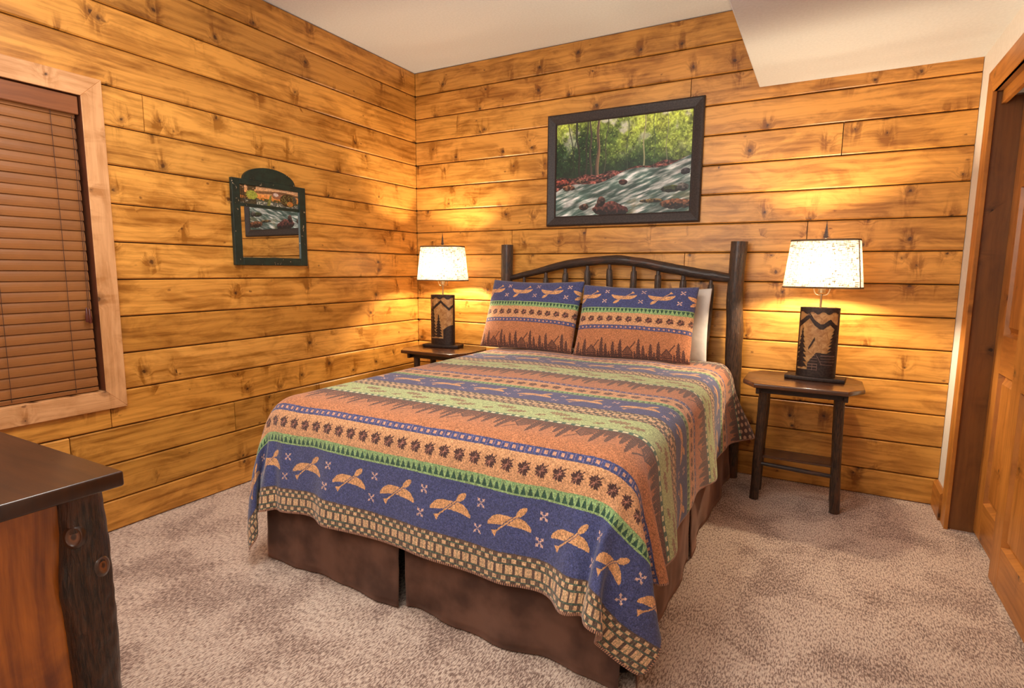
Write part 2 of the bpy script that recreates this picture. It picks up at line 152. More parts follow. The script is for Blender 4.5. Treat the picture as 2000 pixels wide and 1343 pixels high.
[0,0,0,0,0,1,0,0,0,0,0,0,0,0,0,0,0,0,0,0,1,1,0,0,-1,-1,0,-1,0,0,0,1,1,0,1,0,0,0,0,0,0,0,0,0,0,0,0,0,0],
[0,0,0,1,1,0,0,0,0,0,0,0,0,0,0,0,0,1,1,1,0,0,0,0,0,0,-1,-1,0,0,0,0,0,1,0,0,0,0,0,0,0,0,0,0,1,0,0,0,0],
[0,0,1,0,0,0,0,0,1,0,0,0,0,0,0,-1,0,0,0,0,1,1,1,0,0,0,0,0,-1,-1,0,0,1,1,0,0,0,0,0,0,0,0,0,0,0,0,0,0,0],
[0,0,0,0,0,0,0,0,0,0,0,0,0,0,0,0,0,0,1,1,1,0,0,0,0,-1,-1,-1,0,0,0,0,0,0,1,0,0,0,0,0,0,0,0,0,0,1,1,0,0],
[0,0,0,0,0,0,0,0,0,0,0,0,0,0,-1,-1,-1,0,0,0,0,1,1,1,0,0,0,0,-1,-1,-1,0,0,0,0,0,0,0,0,0,0,1,0,0,0,0,0,0,0],
[0,0,0,0,0,0,0,0,0,0,0,0,0,0,0,0,0,0,0,1,1,0,0,0,0,0,-1,-1,-1,0,0,0,0,1,0,0,0,0,0,0,0,0,0,0,0,0,0,0,0],
[0,0,0,0,0,0,0,0,0,0,0,0,0,0,0,-1,0,0,0,0,0,1,1,1,1,0,0,0,0,-1,-1,-1,0,0,0,0,0,0,0,0,0,0,0,0,0,0,0,0,0],
[0,0,-1,0,0,0,0,0,0,0,0,0,0,0,-1,0,-1,-1,0,0,1,1,0,0,0,0,0,-1,-1,0,0,0,0,0,0,0,0,0,0,0,0,0,0,0,0,0,0,1,0],
[0,0,0,0,0,0,0,0,0,0,0,0,0,0,0,-1,0,0,0,0,0,0,1,1,0,0,0,0,0,-1,-1,0,-1,0,0,0,0,0,0,0,0,0,0,0,0,0,0,0,0],
[0,0,0,0,0,0,0,0,0,0,0,0,0,0,0,0,-1,-1,-1,0,0,0,0,0,1,1,0,0,-1,-1,0,-1,0,0,0,0,0,0,0,0,0,0,0,0,0,0,0,0,0],
[0,0,0,0,0,0,0,0,0,0,0,0,0,0,0,-1,-1,0,0,0,0,1,1,1,0,0,0,0,0,0,-1,-1,0,0,0,0,0,0,0,0,0,0,0,0,0,0,0,0,0],
[0,0,0,0,0,0,0,0,0,0,0,0,0,0,0,0,0,-1,-1,-1,0,0,0,0,1,1,1,0,0,0,0,0,-1,-1,0,0,0,0,0,0,0,0,0,0,0,0,0,0,0],
[0,0,0,0,0,0,0,0,0,0,0,0,0,0,-1,-1,-1,-1,0,0,0,0,1,1,1,0,0,0,0,-1,-1,-1,0,0,-1,0,0,0,0,0,0,0,0,0,0,0,0,0,0],
[0,0,0,0,0,0,0,0,0,0,0,0,0,0,0,0,0,0,-1,-1,-1,0,0,0,0,1,1,1,0,0,0,0,-1,-1,0,0,0,0,0,0,0,0,0,0,0,0,0,0,0],
[0,0,0,0,0,0,0,0,-1,0,0,0,0,0,0,0,-1,-1,0,0,0,0,0,1,1,1,0,0,0,0,-1,-1,-1,0,0,0,0,0,0,0,0,0,0,0,0,0,0,0,0],
[0,0,0,-1,0,0,0,0,0,0,0,0,0,0,0,0,0,0,-1,-1,0,0,0,0,0,0,1,1,1,0,0,0,0,-1,-1,0,0,0,0,0,0,0,0,0,0,0,0,0,0],
[0,0,0,0,0,0,0,0,0,0,0,0,0,0,0,0,0,0,-1,0,-1,-1,0,0,1,1,0,0,0,0,0,-1,-1,-1,0,0,0,0,0,0,0,0,0,0,0,0,0,0,0],
[0,0,0,0,0,0,0,0,0,0,0,0,0,0,1,0,0,-1,0,-1,-1,0,0,0,0,0,1,1,0,0,0,0,0,0,0,0,0,0,0,0,0,0,0,0,0,0,0,0,0],
[0,0,0,0,0,0,0,0,0,0,0,0,0,0,0,1,0,0,0,0,0,-1,-1,0,0,0,0,0,1,1,0,0,-1,-1,0,0,0,0,0,0,0,0,0,0,0,0,0,0,0],
[0,0,0,0,-1,0,0,0,0,0,0,0,0,0,0,0,0,0,-1,-1,-1,0,0,0,0,1,1,1,1,0,0,0,0,0,0,0,0,0,0,0,0,0,0,0,0,0,0,0,0],
[0,0,0,0,0,0,0,0,0,0,0,0,0,0,0,1,1,0,0,0,0,-1,-1,-1,0,0,0,0,0,1,1,0,0,0,0,0,0,0,0,0,0,0,0,0,0,0,0,0,0],
[0,0,0,0,0,-1,0,0,0,0,0,0,0,0,1,0,0,0,0,-1,-1,-1,0,0,0,0,1,1,1,0,0,0,0,-1,0,0,0,0,0,0,0,0,0,0,0,0,0,-1,0],
[0,0,0,0,0,0,0,0,0,0,0,0,0,0,-1,-5,-5,-4,-4,-4,-5,-5,-6,-6,-7,-7,-7,-6,-6,-5,-5,-4,-4,-4,-1,0,0,0,0,0,0,0,0,0,0,0,0,0,0],
[-1,0,0,0,0,0,-1,0,0,0,0,0,0,0,-1,-2,-1,-1,-1,-1,-1,-2,-3,-4,-4,-3,-4,-4,-3,-2,-1,-1,-1,-1,0,0,0,0,0,0,0,-1,0,0,0,0,0,0,0],
[0,-1,0,0,0,0,0,0,0,-1,0,0,0,0,0,0,0,0,0,0,0,0,0,0,0,-1,0,0,0,0,0,0,0,0,0,0,0,0,0,0,0,0,0,0,0,0,0,0,0],
[0,0,0,0,0,0,0,0,0,0,0,0,0,0,0,0,0,0,0,0,0,0,0,0,0,0,0,0,0,0,0,0,0,0,0,0,0,0,0,0,0,0,0,0,0,0,0,0,0],
[0,0,-1,0,0,0,0,-1,0,0,0,0,0,0,0,0,0,0,0,0,0,0,0,0,0,0,0,0,0,0,0,0,0,0,0,0,0,0,0,0,0,0,0,0,0,0,0,0,0],
[0,0,0,-1,0,0,0,0,0,0,0,0,0,0,0,0,0,0,0,0,0,0,0,0,0,0,0,0,0,0,0,0,0,0,0,0,0,0,0,0,0,0,0,0,0,0,0,0,0],
[0,0,0,0,-1,0,0,0,-1,0,0,0,0,0,0,0,0,0,0,0,0,0,0,0,0,0,0,0,0,0,0,0,0,0,0,0,0,0,0,0,0,0,0,0,0,0,-1,0,0],
[0,0,0,0,0,-1,0,0,0,0,0,0,0,0,0,0,0,0,0,0,0,0,0,0,0,0,0,0,0,0,0,0,0,0,0,0,0,0,0,0,0,0,0,0,0,0,0,0,0],
[0,0,0,0,0,0,0,0,0,0,0,0,0,0,0,0,0,0,0,0,0,0,0,0,0,0,0,0,0,0,0,0,0,0,0,0,0,0,0,0,0,0,0,0,0,-1,0,0,0],
[-1,0,0,0,0,0,-1,0,0,0,0,0,0,0,0,0,0,0,0,0,0,0,0,0,0,0,0,0,0,0,0,0,0,0,0,0,0,0,0,0,0,0,0,0,0,0,0,0,0],
[0,0,0,0,0,0,0,0,0,0,0,0,0,0,0,0,0,0,0,0,0,0,0,0,0,0,0,0,0,0,0,0,0,0,0,0,0,0,0,0,-1,0,0,0,0,0,0,0,0],
[0,0,0,0,0,0,0,-1,0,0,0,0,0,0,0,0,0,0,0,0,0,0,0,0,0,0,0,0,0,0,0,0,0,0,0,0,0,0,0,0,0,0,0,0,0,0,0,0,0],
[1,0,0,0,0,0,1,1,-1,-1,-1,0,0,0,0,0,0,0,0,0,0,0,0,0,0,0,0,0,0,0,0,0,0,0,0,0,0,0,0,0,0,0,0,0,0,1,1,1,1],
[3,3,3,2,2,2,1,1,-1,0,0,0,0,0,0,0,0,0,0,0,0,0,0,0,0,0,0,0,0,0,0,0,0,0,0,0,0,0,1,0,0,1,0,0,0,1,1,2,3],
[1,0,0,-1,-2,-4,-5,-7,-3,-1,2,-1,0,0,0,0,0,0,0,0,0,0,0,0,0,0,0,0,0,0,0,0,0,0,0,0,0,0,-1,-1,-3,3,5,6,7,7,8,8,8],
[-10,-10,-11,-10,-10,-9,-9,-7,-8,-15,-15,-13,-14,-14,-14,-14,-13,-13,-13,-13,-13,-13,-13,-13,-13,-13,-13,-13,-13,-14,-14,-14,-14,-14,-14,-14,-14,-14,-15,-15,-15,-13,-11,-9,-8,-8,-8,-8,-8],
[-9,-9,-8,-9,-9,-9,-9,-16,-29,-36,-39,-38,-37,-37,-36,-36,-37,-37,-37,-37,-37,-37,-37,-37,-37,-37,-37,-37,-37,-36,-36,-36,-36,-36,-37,-37,-37,-36,-37,-35,-34,-26,-19,-18,-17,-14,-11,-9,-7],
[-7,-7,-8,-8,-10,-14,-27,-32,-35,-46,-50,-47,-48,-48,-49,-49,-49,-49,-48,-48,-48,-48,-48,-48,-48,-48,-48,-48,-48,-49,-49,-49,-49,-49,-48,-48,-48,-49,-49,-49,-34,-40,-30,-20,-17,-18,-18,-18,-18],
[-11,-11,-13,-17,-25,-33,-31,-34,-45,-44,-49,-49,-50,-50,-49,-49,-49,-49,-50,-50,-50,-50,-50,-50,-50,-50,-50,-50,-50,-49,-49,-49,-49,-49,-49,-50,-50,-49,-49,-49,-39,-34,-40,-34,-24,-19,-17,-16,-17],
[-12,-18,-26,-31,-32,-31,-34,-41,-48,-46,-49,-48,-49,-49,-50,-50,-50,-49,-49,-49,-49,-49,-49,-49,-49,-49,-49,-49,-49,-49,-49,-49,-50,-50,-50,-49,-49,-49,-48,-49,-41,-39,-35,-40,-36,-28,-24,-22,-17],
[-27,-31,-31,-32,-33,-35,-40,-45,-45,-46,-49,-49,-50,-49,-49,-49,-49,-50,-50,-50,-49,-49,-49,-49,-49,-49,-49,-49,-50,-50,-50,-50,-49,-49,-49,-49,-49,-49,-49,-49,-47,-39,-38,-35,-40,-37,-30,-24,-25],
[-31,-31,-32,-34,-34,-39,-40,-44,-46,-48,-49,-50,-49,-49,-49,-49,-49,-49,-49,-49,-50,-50,-50,-50,-50,-50,-50,-50,-49,-49,-49,-49,-49,-49,-49,-49,-49,-48,-48,-49,-48,-40,-37,-38,-36,-38,-37,-33,-25],
[-31,-33,-34,-34,-39,-40,-44,-48,-45,-49,-47,-49,-49,-50,-50,-49,-49,-49,-49,-49,-49,-49,-49,-49,-49,-49,-49,-49,-49,-49,-49,-49,-49,-49,-49,-49,-49,-49,-49,-48,-49,-41,-40,-37,-38,-38,-38,-37,-34],
[-34,-34,-34,-38,-40,-40,-47,-47,-46,-49,-49,-49,-49,-49,-49,-50,-50,-50,-49,-49,-49,-49,-49,-49,-49,-49,-49,-49,-49,-49,-50,-50,-50,-50,-50,-50,-50,-49,-48,-49,-49,-48,-40,-39,-37,-37,-38,-38,-37],
[-34,-34,-38,-40,-40,-43,-48,-47,-47,-49,-50,-50,-49,-49,-49,-49,-49,-49,-50,-50,-50,-50,-50,-50,-50,-50,-50,-50,-50,-50,-49,-49,-49,-49,-49,-49,-49,-48,-49,-49,-49,-47,-40,-41,-38,-38,-38,-38,-38]]]

# ------------------------------------------------------------------ small helpers
def link(o, parent=None):
    COL.objects.link(o)
    if parent: o.parent = parent
    return o
def mesh(name, verts, faces, mats=None, parent=None, smooth=False, mi=None, loc=None, rot=None):
    me = bpy.data.meshes.new(name); me.from_pydata([tuple(v) for v in verts], [], faces)
    o = bpy.data.objects.new(name, me)
    for m in (mats if isinstance(mats, (list, tuple)) else [mats] if mats else []): me.materials.append(m)
    if mi is not None: me.polygons.foreach_set('material_index', mi)
    if smooth: me.polygons.foreach_set('use_smooth', [True]*len(me.polygons))
    me.update()
    if loc: o.location = loc
    if rot: o.rotation_euler = rot
    return link(o, parent)
def from_bm(name, bm, mat=None, parent=None, smooth=False, loc=None, rot=None):
    bmesh.ops.recalc_face_normals(bm, faces=bm.faces)
    me = bpy.data.meshes.new(name); bm.to_mesh(me); bm.free()
    o = bpy.data.objects.new(name, me)
    if mat: me.materials.append(mat)
    if smooth: me.polygons.foreach_set('use_smooth', [True]*len(me.polygons))
    if loc: o.location = loc
    if rot: o.rotation_euler = rot
    return link(o, parent)
def autosmooth(o, ang=0.6):
    me = o.data; me.polygons.foreach_set('use_smooth', [True]*len(me.polygons))
    try: me.set_sharp_from_angle(angle=ang)
    except Exception: pass
    return o
def box_bm(x0, x1, y0, y1, z0, z1, bev=0.0, seg=1):
    bm = bmesh.new(); bmesh.ops.create_cube(bm, size=1)
    for v in bm.verts:
        v.co = Vector((x0 if v.co.x < 0 else x1, y0 if v.co.y < 0 else y1, z0 if v.co.z < 0 else z1))
    if bev: bmesh.ops.bevel(bm, geom=bm.edges[:], offset=bev, segments=seg, profile=.5, affect='EDGES')
    return bm
def box(name, x0, x1, y0, y1, z0, z1, mat, parent=None, bev=0.0, seg=1):
    """box whose origin is its own lower corner, so that wood grain is its own"""
    o = from_bm(name, box_bm(0, x1-x0, 0, y1-y0, 0, z1-z0, bev, seg), mat, parent, loc=(x0, y0, z0))
    if seg > 1: autosmooth(o)
    return o
def empty(name, loc, label=None, cat=None, group=None, kind=None, rotz=0):
    o = bpy.data.objects.new(name, None); COL.objects.link(o); o.location = loc; o.rotation_euler = (0, 0, rotz)
    o.empty_display_size = .1
    return tag(o, label, cat, group, kind)
def tag(o, label=None, cat=None, group=None, kind=None):
    if label: o['label'] = label
    if cat: o['category'] = cat
    if group: o['group'] = group
    if kind: o['kind'] = kind
    return o
def copy_tree(o, parent=None):
    c = o.copy(); COL.objects.link(c)
    if parent: c.parent = parent
    for ch in list(o.children): copy_tree(ch, c)
    return c
def srgb(r, g, b):
    f = lambda c: (c/255/12.92) if c/255 <= .04045 else ((c/255+.055)/1.055)**2.4
    return (f(r), f(g), f(b), 1)

# ------------------------------------------------------------------ node helpers
class NT:
    def __init__(s, name):
        s.m = bpy.data.materials.new(name); s.m.use_nodes = True
        s.t = s.m.node_tree; s.n = s.t.nodes; s.l = s.t.links; s.n.clear()
        s.out = s.n.new('ShaderNodeOutputMaterial'); s.b = s.n.new('ShaderNodeBsdfPrincipled')
        s.l.new(s.b.outputs[0], s.out.inputs[0])
    def put(s, sock, v):
        if isinstance(v, bpy.types.NodeSocket): s.l.new(v, sock)
        elif v is not None: sock.default_value = v
    def math(s, op, a, b=None, c=None, clamp=False):
        n = s.n.new('ShaderNodeMath'); n.operation = op; n.use_clamp = clamp
        s.put(n.inputs[0], a); s.put(n.inputs[1], b)
        if c is not None: s.put(n.inputs[2], c)
        return n.outputs[0]
    def noise(s, vec, scale, detail=3, rough=.5, dist=0.0):
        n = s.n.new('ShaderNodeTexNoise'); s.put(n.inputs['Vector'], vec); n.inputs['Scale'].default_value = scale
        n.inputs['Detail'].default_value = detail; n.inputs['Roughness'].default_value = rough; n.inputs['Distortion'].default_value = dist
        return n.outputs[0]
    def voro(s, vec, scale, feature='F1', rand=1.0):
        n = s.n.new('ShaderNodeTexVoronoi'); n.feature = feature; s.put(n.inputs['Vector'], vec); n.inputs['Scale'].default_value = scale
        n.inputs['Randomness'].default_value = rand
        return n
    def mapr(s, v, a, b, c=0.0, d=1.0, smooth=True):
        n = s.n.new('ShaderNodeMapRange'); n.interpolation_type = 'SMOOTHSTEP' if smooth else 'LINEAR'
        s.put(n.inputs[0], v)
        for i, x in enumerate((a, b, c, d)): s.put(n.inputs[i+1], x)
        return n.outputs[0]
    def mix(s, f, a, b, mode='MIX'):
        n = s.n.new('ShaderNodeMix'); n.data_type = 'RGBA'; n.blend_type = mode
        s.put(n.inputs[0], f); s.put(n.inputs[6], a); s.put(n.inputs[7], b)
        return n.outputs[2]
    def ramp(s, f, stops):
        n = s.n.new('ShaderNodeValToRGB'); s.put(n.inputs[0], f); e = n.color_ramp.elements
        while len(e) < len(stops): e.new(.5)
        for i, (p, c) in enumerate(stops): e[i].position = p; e[i].color = c
        return n.outputs[0]
    def comb(s, x, y, z=0.0):
        n = s.n.new('ShaderNodeCombineXYZ'); s.put(n.inputs[0], x); s.put(n.inputs[1], y); s.put(n.inputs[2], z)
        return n.outputs[0]
    def sep(s, v):
        n = s.n.new('ShaderNodeSeparateXYZ'); s.put(n.inputs[0], v); return n.outputs
    def coord(s, which='Object'):
        return s.n.new('ShaderNodeTexCoord').outputs[which]
    def info(s): return s.n.new('ShaderNodeObjectInfo').outputs
    def bump(s, h, strength=.3, dist=.002, normal=None):
        n = s.n.new('ShaderNodeBump'); n.inputs['Strength'].default_value = strength; n.inputs['Distance'].default_value = dist
        s.put(n.inputs['Height'], h)
        if normal: s.put(n.inputs['Normal'], normal)
        return n.outputs[0]
    def base(s, col=None, rough=None, normal=None, **kw):
        s.put(s.b.inputs['Base Color'], col); s.put(s.b.inputs['Roughness'], rough)
        if normal: s.put(s.b.inputs['Normal'], normal)
        for k, v in kw.items(): s.put(s.b.inputs[k.replace('_', ' ')], v)
        return s.m

def wood(name, light, dark, knot, axis='x', knots=1.0, blotch=1.0, rough=.42, grain=1.0, kscale=4.6, bump=.25, coat=0.0):
    t = NT(name); X, Y, Z = t.sep(t.coord('Object'))
    a, b, c = {'x': (X, Z, Y), 'z': (Z, Y, X), 'zj': (Z, X, Y), 'y': (Y, Z, X), 'zx': (Z, Y, X), 'xy': (X, Y, Z), 'yx': (Y, X, Z)}[axis]
    inf = t.info(); rnd = inf['Random']
    a = t.math('ADD', a, t.math('MULTIPLY', rnd, 57.0)); b = t.math('ADD', b, t.math('MULTIPLY', rnd, 31.0))
    v2 = t.comb(a, b, c)
    warp = t.noise(v2, 2.2, 2); warp2 = t.noise(v2, 9, 2)
    bw = t.math('ADD', b, t.math('MULTIPLY_ADD', warp, .05, t.math('MULTIPLY', warp2, .012)))
    kv = t.comb(a, t.math('MULTIPLY', b, 1.0), 0.0)
    vo = t.voro(kv, kscale)
    d = vo.outputs['Distance']; rc = t.sep(vo.outputs['Color']); pos = t.sep(vo.outputs['Position'])
    exist = t.math('GREATER_THAN', rc[0], 1.0-.50*knots)
    # voronoi position comes back in unscaled space
    dx = t.math('ABSOLUTE', t.math('SUBTRACT', a, pos[0])); dz = t.math('ABSOLUTE', t.math('SUBTRACT', b, pos[1]))
    size = t.math('MULTIPLY_ADD', rc[1], .011, .0045)
    wob = t.math('MULTIPLY_ADD', t.noise(v2, 48, 3, .6), .026, -.012)
    r = t.math('ADD', t.math('SQRT', t.math('ADD', t.math('MULTIPLY', dx, dx), t.math('MULTIPLY', dz, dz))), wob)
    rn = t.math('DIVIDE', r, size)
    core = t.math('MULTIPLY', exist, t.mapr(rn, .45, 1.0, 1.0, 0.0))
    ring = t.math('MULTIPLY', exist, t.mapr(rn, 1.0, 2.6, 1.0, 0.0))
    fall = t.math('MULTIPLY', exist, t.mapr(r, .0, .055, 1.0, 0.0))
    # grain bends round the knots
    gb = t.math('ADD', t.math('MULTIPLY', bw, 46.0*grain), t.math('MULTIPLY', fall, 2.2))
    g1 = t.noise(t.comb(t.math('MULTIPLY', a, 1.5), gb, c), 1.0, 5, .62)
    g2 = t.noise(t.comb(t.math('MULTIPLY', a, 9.0), t.math('MULTIPLY', gb, 5.0), c), 1.0, 3, .6)
    bl = t.noise(t.comb(t.math('MULTIPLY', a, 2.4), t.math('MULTIPLY', b, 6.5), c), 1.6, 5, .62, .6)
    # stain takes darker across the grain above and under a knot
    sm = t.noise(t.comb(t.math('MULTIPLY', a, 26.0), t.math('MULTIPLY', b, 6.0), c), 1.0, 3, .55, .8)
    smear = t.math('MULTIPLY', t.math('MULTIPLY', exist, t.math('MULTIPLY', t.mapr(dx, .004, .06, 1, 0), t.mapr(dz, .01, .11, 1, 0))), t.mapr(sm, .42, .62))
    # small pin knots, and the faint step where two saw passes meet half-way up a board
    vo2 = t.voro(t.comb(t.math('MULTIPLY', a, .8), t.math('MULTIPLY', b, 1.3), 4.0), 11.0); rc2 = t.sep(vo2.outputs['Color'])
    pin = t.math('MULTIPLY', t.math('GREATER_THAN', rc2[0], 1.0-.40*knots), t.mapr(t.math('ADD', vo2.outputs['Distance'], t.math('MULTIPLY_ADD', t.noise(v2, 90, 2), .14, -.07)), .03, .11, 1, 0))
    half = t.math('SUBTRACT', {'x': Z}.get(axis, X), t.math('MULTIPLY_ADD', rnd, .05, .06)); half = t.math('ADD', half, t.math('MULTIPLY_ADD', warp, .02, -.01))
    step = t.math('MULTIPLY', t.mapr(half, -.001, .001, 0, 1), t.math('MULTIPLY_ADD', t.math('FRACT', t.math('MULTIPLY', rnd, 7.3)), .34, -.17))
    line = t.math('MULTIPLY', t.mapr(t.math('ABSOLUTE', half), 0, .0016, 1, 0), -.22)
    tone = t.math('ADD', t.math('MULTIPLY', t.mapr(bl, .40, .66), .55*blotch), t.math('MULTIPLY', t.mapr(g1, .38, .70), .50))
    tone = t.math('ADD', tone, t.math('MULTIPLY', t.math('SUBTRACT', g2, .5), .35))
    tone = t.math('ADD', tone, t.math('MULTIPLY', smear, .75*blotch), clamp=True)
    if axis == 'x': tone = t.math('ADD', tone, t.math('ADD', step, line), clamp=True)
    col = t.mix(tone, light, dark)
    col = t.mix(t.math('MULTIPLY', pin, .7), col, knot)
    col = t.mix(t.math('MULTIPLY', ring, .45), col, knot)
    col = t.mix(t.math('MULTIPLY', core, .85), col, tuple(k*.5 for k in knot[:3])+(1,))
    col = t.mix(1.0, col, inf['Color'], 'MULTIPLY')
    chat = t.math('SINE', t.math('MULTIPLY', a, 900.0))
    h = t.math('ADD', t.math('MULTIPLY', g2, .6), t.math('MULTIPLY', g1, .8))
    h = t.math('ADD', h, t.math('MULTIPLY', chat, .03)); h = t.math('SUBTRACT', h, t.math('MULTIPLY', core, .9))
    nm = t.bump(h, bump, .0015)
    rg = t.math('ADD', rough, t.math('MULTIPLY', t.math('SUBTRACT', g1, .5), .15))
    return t.base(col, rg, nm, Coat_Weight=coat, Coat_Roughness=.15)

WALLW = [(0.76, 0.355, 0.068, 1), (0.29, 0.102, 0.0075, 1), (0.11, 0.030, 0.004, 1)]
M_PLANK = wood('stained_pine_plank', *WALLW, axis='x')
CASE = [(0.72, 0.38, 0.17, 1), (0.44, 0.19, 0.06, 1), (0.14, 0.05, 0.018, 1)]
M_CASE_Z = wood('casing_pine_upright', *CASE, axis='z', blotch=.9, knots=1.5, kscale=6.5)
CLO = [(0.52, 0.20, 0.035, 1), (0.27, 0.092, 0.014, 1), (0.07, 0.022, 0.006, 1)]
M_CLO_Z = wood('closet_alder', *CLO, axis='zx', knots=.5, blotch=.8, rough=.38)
M_CLO_Y = wood('closet_alder_rail', *CLO, axis='y', knots=.5, blotch=.8, rough=.38)
M_JAMB = wood('jamb_alder', (0.20, 0.075, 0.018, 1), (0.11, 0.038, 0.010, 1), (.03, .012, .005, 1), axis='zj', knots=.4, blotch=.8)
M_TOP = wood('dark_walnut_top', (0.042, 0.014, 0.006, 1), (0.012, 0.005, 0.003, 1), (.010, .004, .003, 1), axis='xy', knots=.15, blotch=.9, rough=.30, coat=.2, bump=.08)
M_TABLE = wood('table_top_wood', (0.085, 0.029, 0.010, 1), (0.028, 0.010, 0.0045, 1), (.015, .006, .003, 1), axis='xy', knots=.2, rough=.26, coat=.4, bump=.08)
M_PANEL = wood('dresser_side_wood', (0.52, 0.150, 0.016, 1), (0.15, 0.032, 0.006, 1), (.022, .007, .004, 1), axis='zx', knots=.6, blotch=1.1, rough=.3, coat=.3)
M_PANELX = wood('dresser_front_wood', (0.52, 0.150, 0.016, 1), (0.15, 0.032, 0.006, 1), (.022, .007, .004, 1), axis='x', knots=.6, blotch=1.1, rough=.3, coat=.3)

def plain(name, col, rough=.5, **kw):
    t = NT(name); return t.base(col, rough, None, **kw)
def speckled(name, col, col2, scale, rough=.6, bump=.15, dist=.002, lo=.35, hi=.65, **kw):
    t = NT(name); n = t.noise(t.coord('Object'), scale, 4)
    return t.base(t.mix(t.mapr(n, lo, hi), col, col2), rough, t.bump(n, bump, dist), **kw)
M_WALL = speckled('cream_drywall', (0.74, 0.70, 0.63, 1), (0.78, 0.74, 0.67, 1), 60, .8, .06)
M_CEIL = speckled('ceiling_paint', (0.61, 0.62, 0.615, 1), (0.65, 0.66, 0.655, 1), 80, .85, .10)
M_GAP = plain('dark_gap', (0.03, 0.014, 0.006, 1), .9)
M_DARKIN = plain('shadowed_underframe', (0.012, 0.008, 0.006, 1), .9)  # near-black stands in for the shade under the bed; closet back shares it
M_SUEDE = speckled('brown_suede', (0.065, 0.028, 0.018, 1), (0.165, 0.080, 0.052, 1), 6, .85, .1, .01, Sheen_Weight=.5, Sheen_Roughness=.4, Sheen_Tint=(.55, .33, .25, 1))
M_METAL = speckled('bronzed_metal', (0.030, 0.018, 0.015, 1), (0.055, 0.034, 0.026, 1), 90, .5, .15, .001, Metallic=.5)
M_COPPER = plain('ground_copper_line', (0.22, 0.13, 0.10, 1), .4, Metallic=.6)
M_BRASS = plain('aged_brass', (0.55, 0.42, 0.25, 1), .3, Metallic=1.0)
M_WHITE = speckled('white_pillow_cotton', (0.62, 0.57, 0.52, 1), (0.68, 0.63, 0.58, 1), 20, .9, .2, .01)
M_BLACK = plain('black_cord', (0.01, 0.009, 0.008, 1), .5)

def bark(name, c1, c2, axis='z', rough=.35, patch=(.16, .045, .012, 1), amt=.3):
    t = NT(name); X, Y, Z = t.sep(t.coord('Object'))
    k = dict(z=(X, Y, Z), x=(Z, Y, X))[axis]
    v = t.comb(t.math('MULTIPLY', k[0], 130), t.math('MULTIPLY', k[1], 130), t.math('MULTIPLY', k[2], 16))
    n = t.noise(v, 1.6, 5, .62, .5); p = t.noise(t.comb(t.math('MULTIPLY', k[0], 14), t.math('MULTIPLY', k[1], 14), t.math('MULTIPLY', k[2], 5)), 1, 3)
    col = t.mix(t.mapr(n, .35, .68), c1, c2); col = t.mix(t.math('MULTIPLY', t.mapr(p, .58, .66), amt), col, patch)
    return t.base(col, rough, t.bump(n, 1.0, .007), Coat_Weight=.35, Coat_Roughness=.25)
M_BARK = bark('hickory_bark', (0.011, 0.006, 0.004, 1), (0.085, 0.040, 0.020, 1))
M_BARKX = bark('hickory_bark_rail', (0.009, 0.005, 0.004, 1), (0.050, 0.020, 0.011, 1), 'x')
M_BARKD = bark('dresser_bark', (0.012, 0.006, 0.004, 1), (0.085, 0.032, 0.014, 1), amt=.55)

# carpet: loops in rows along y, darker mottling
def carpet():
    t = NT('mottled_loop_carpet'); X, Y, Z = t.sep(t.coord('Object'))
    row = t.noise(t.comb(t.math('MULTIPLY', X, 210), t.math('MULTIPLY', Y, 62), 0), 1, 2, .6, .3)
    fine = t.noise(t.comb(t.math('MULTIPLY', X, 330), t.math('MULTIPLY', Y, 170), 0), 1, 2, .6)
    pat = t.noise(t.comb(X, t.math('MULTIPLY', Y, .85), 0), 4.2, 4, .58, .5)
    big = t.noise(t.comb(X, Y, 3.0), 1.6, 2, .5)
    f = t.math('ADD', t.mapr(row, .34, .70), t.math('MULTIPLY', t.math('SUBTRACT', fine, .5), .9))
    p = t.math('ADD', t.mapr(pat, .40, .66), t.math('MULTIPLY', t.math('SUBTRACT', big, .5), .5))
    thr = t.math('ADD', t.math('MULTIPLY', f, .72), t.math('MULTIPLY', p, .30), clamp=True)
    col = t.ramp(thr, [(0.0, (.76, .62, .51, 1)), (.30, (.64, .49, .395, 1)), (.62, (.31, .205, .16, 1)), (1.0, (.15, .09, .07, 1))])
    h = t.math('ADD', row, t.math('MULTIPLY', fine, .7))
    return t.base(col, .95, t.bump(h, .8, .006), Sheen_Weight=.15)
M_CARPET = carpet()

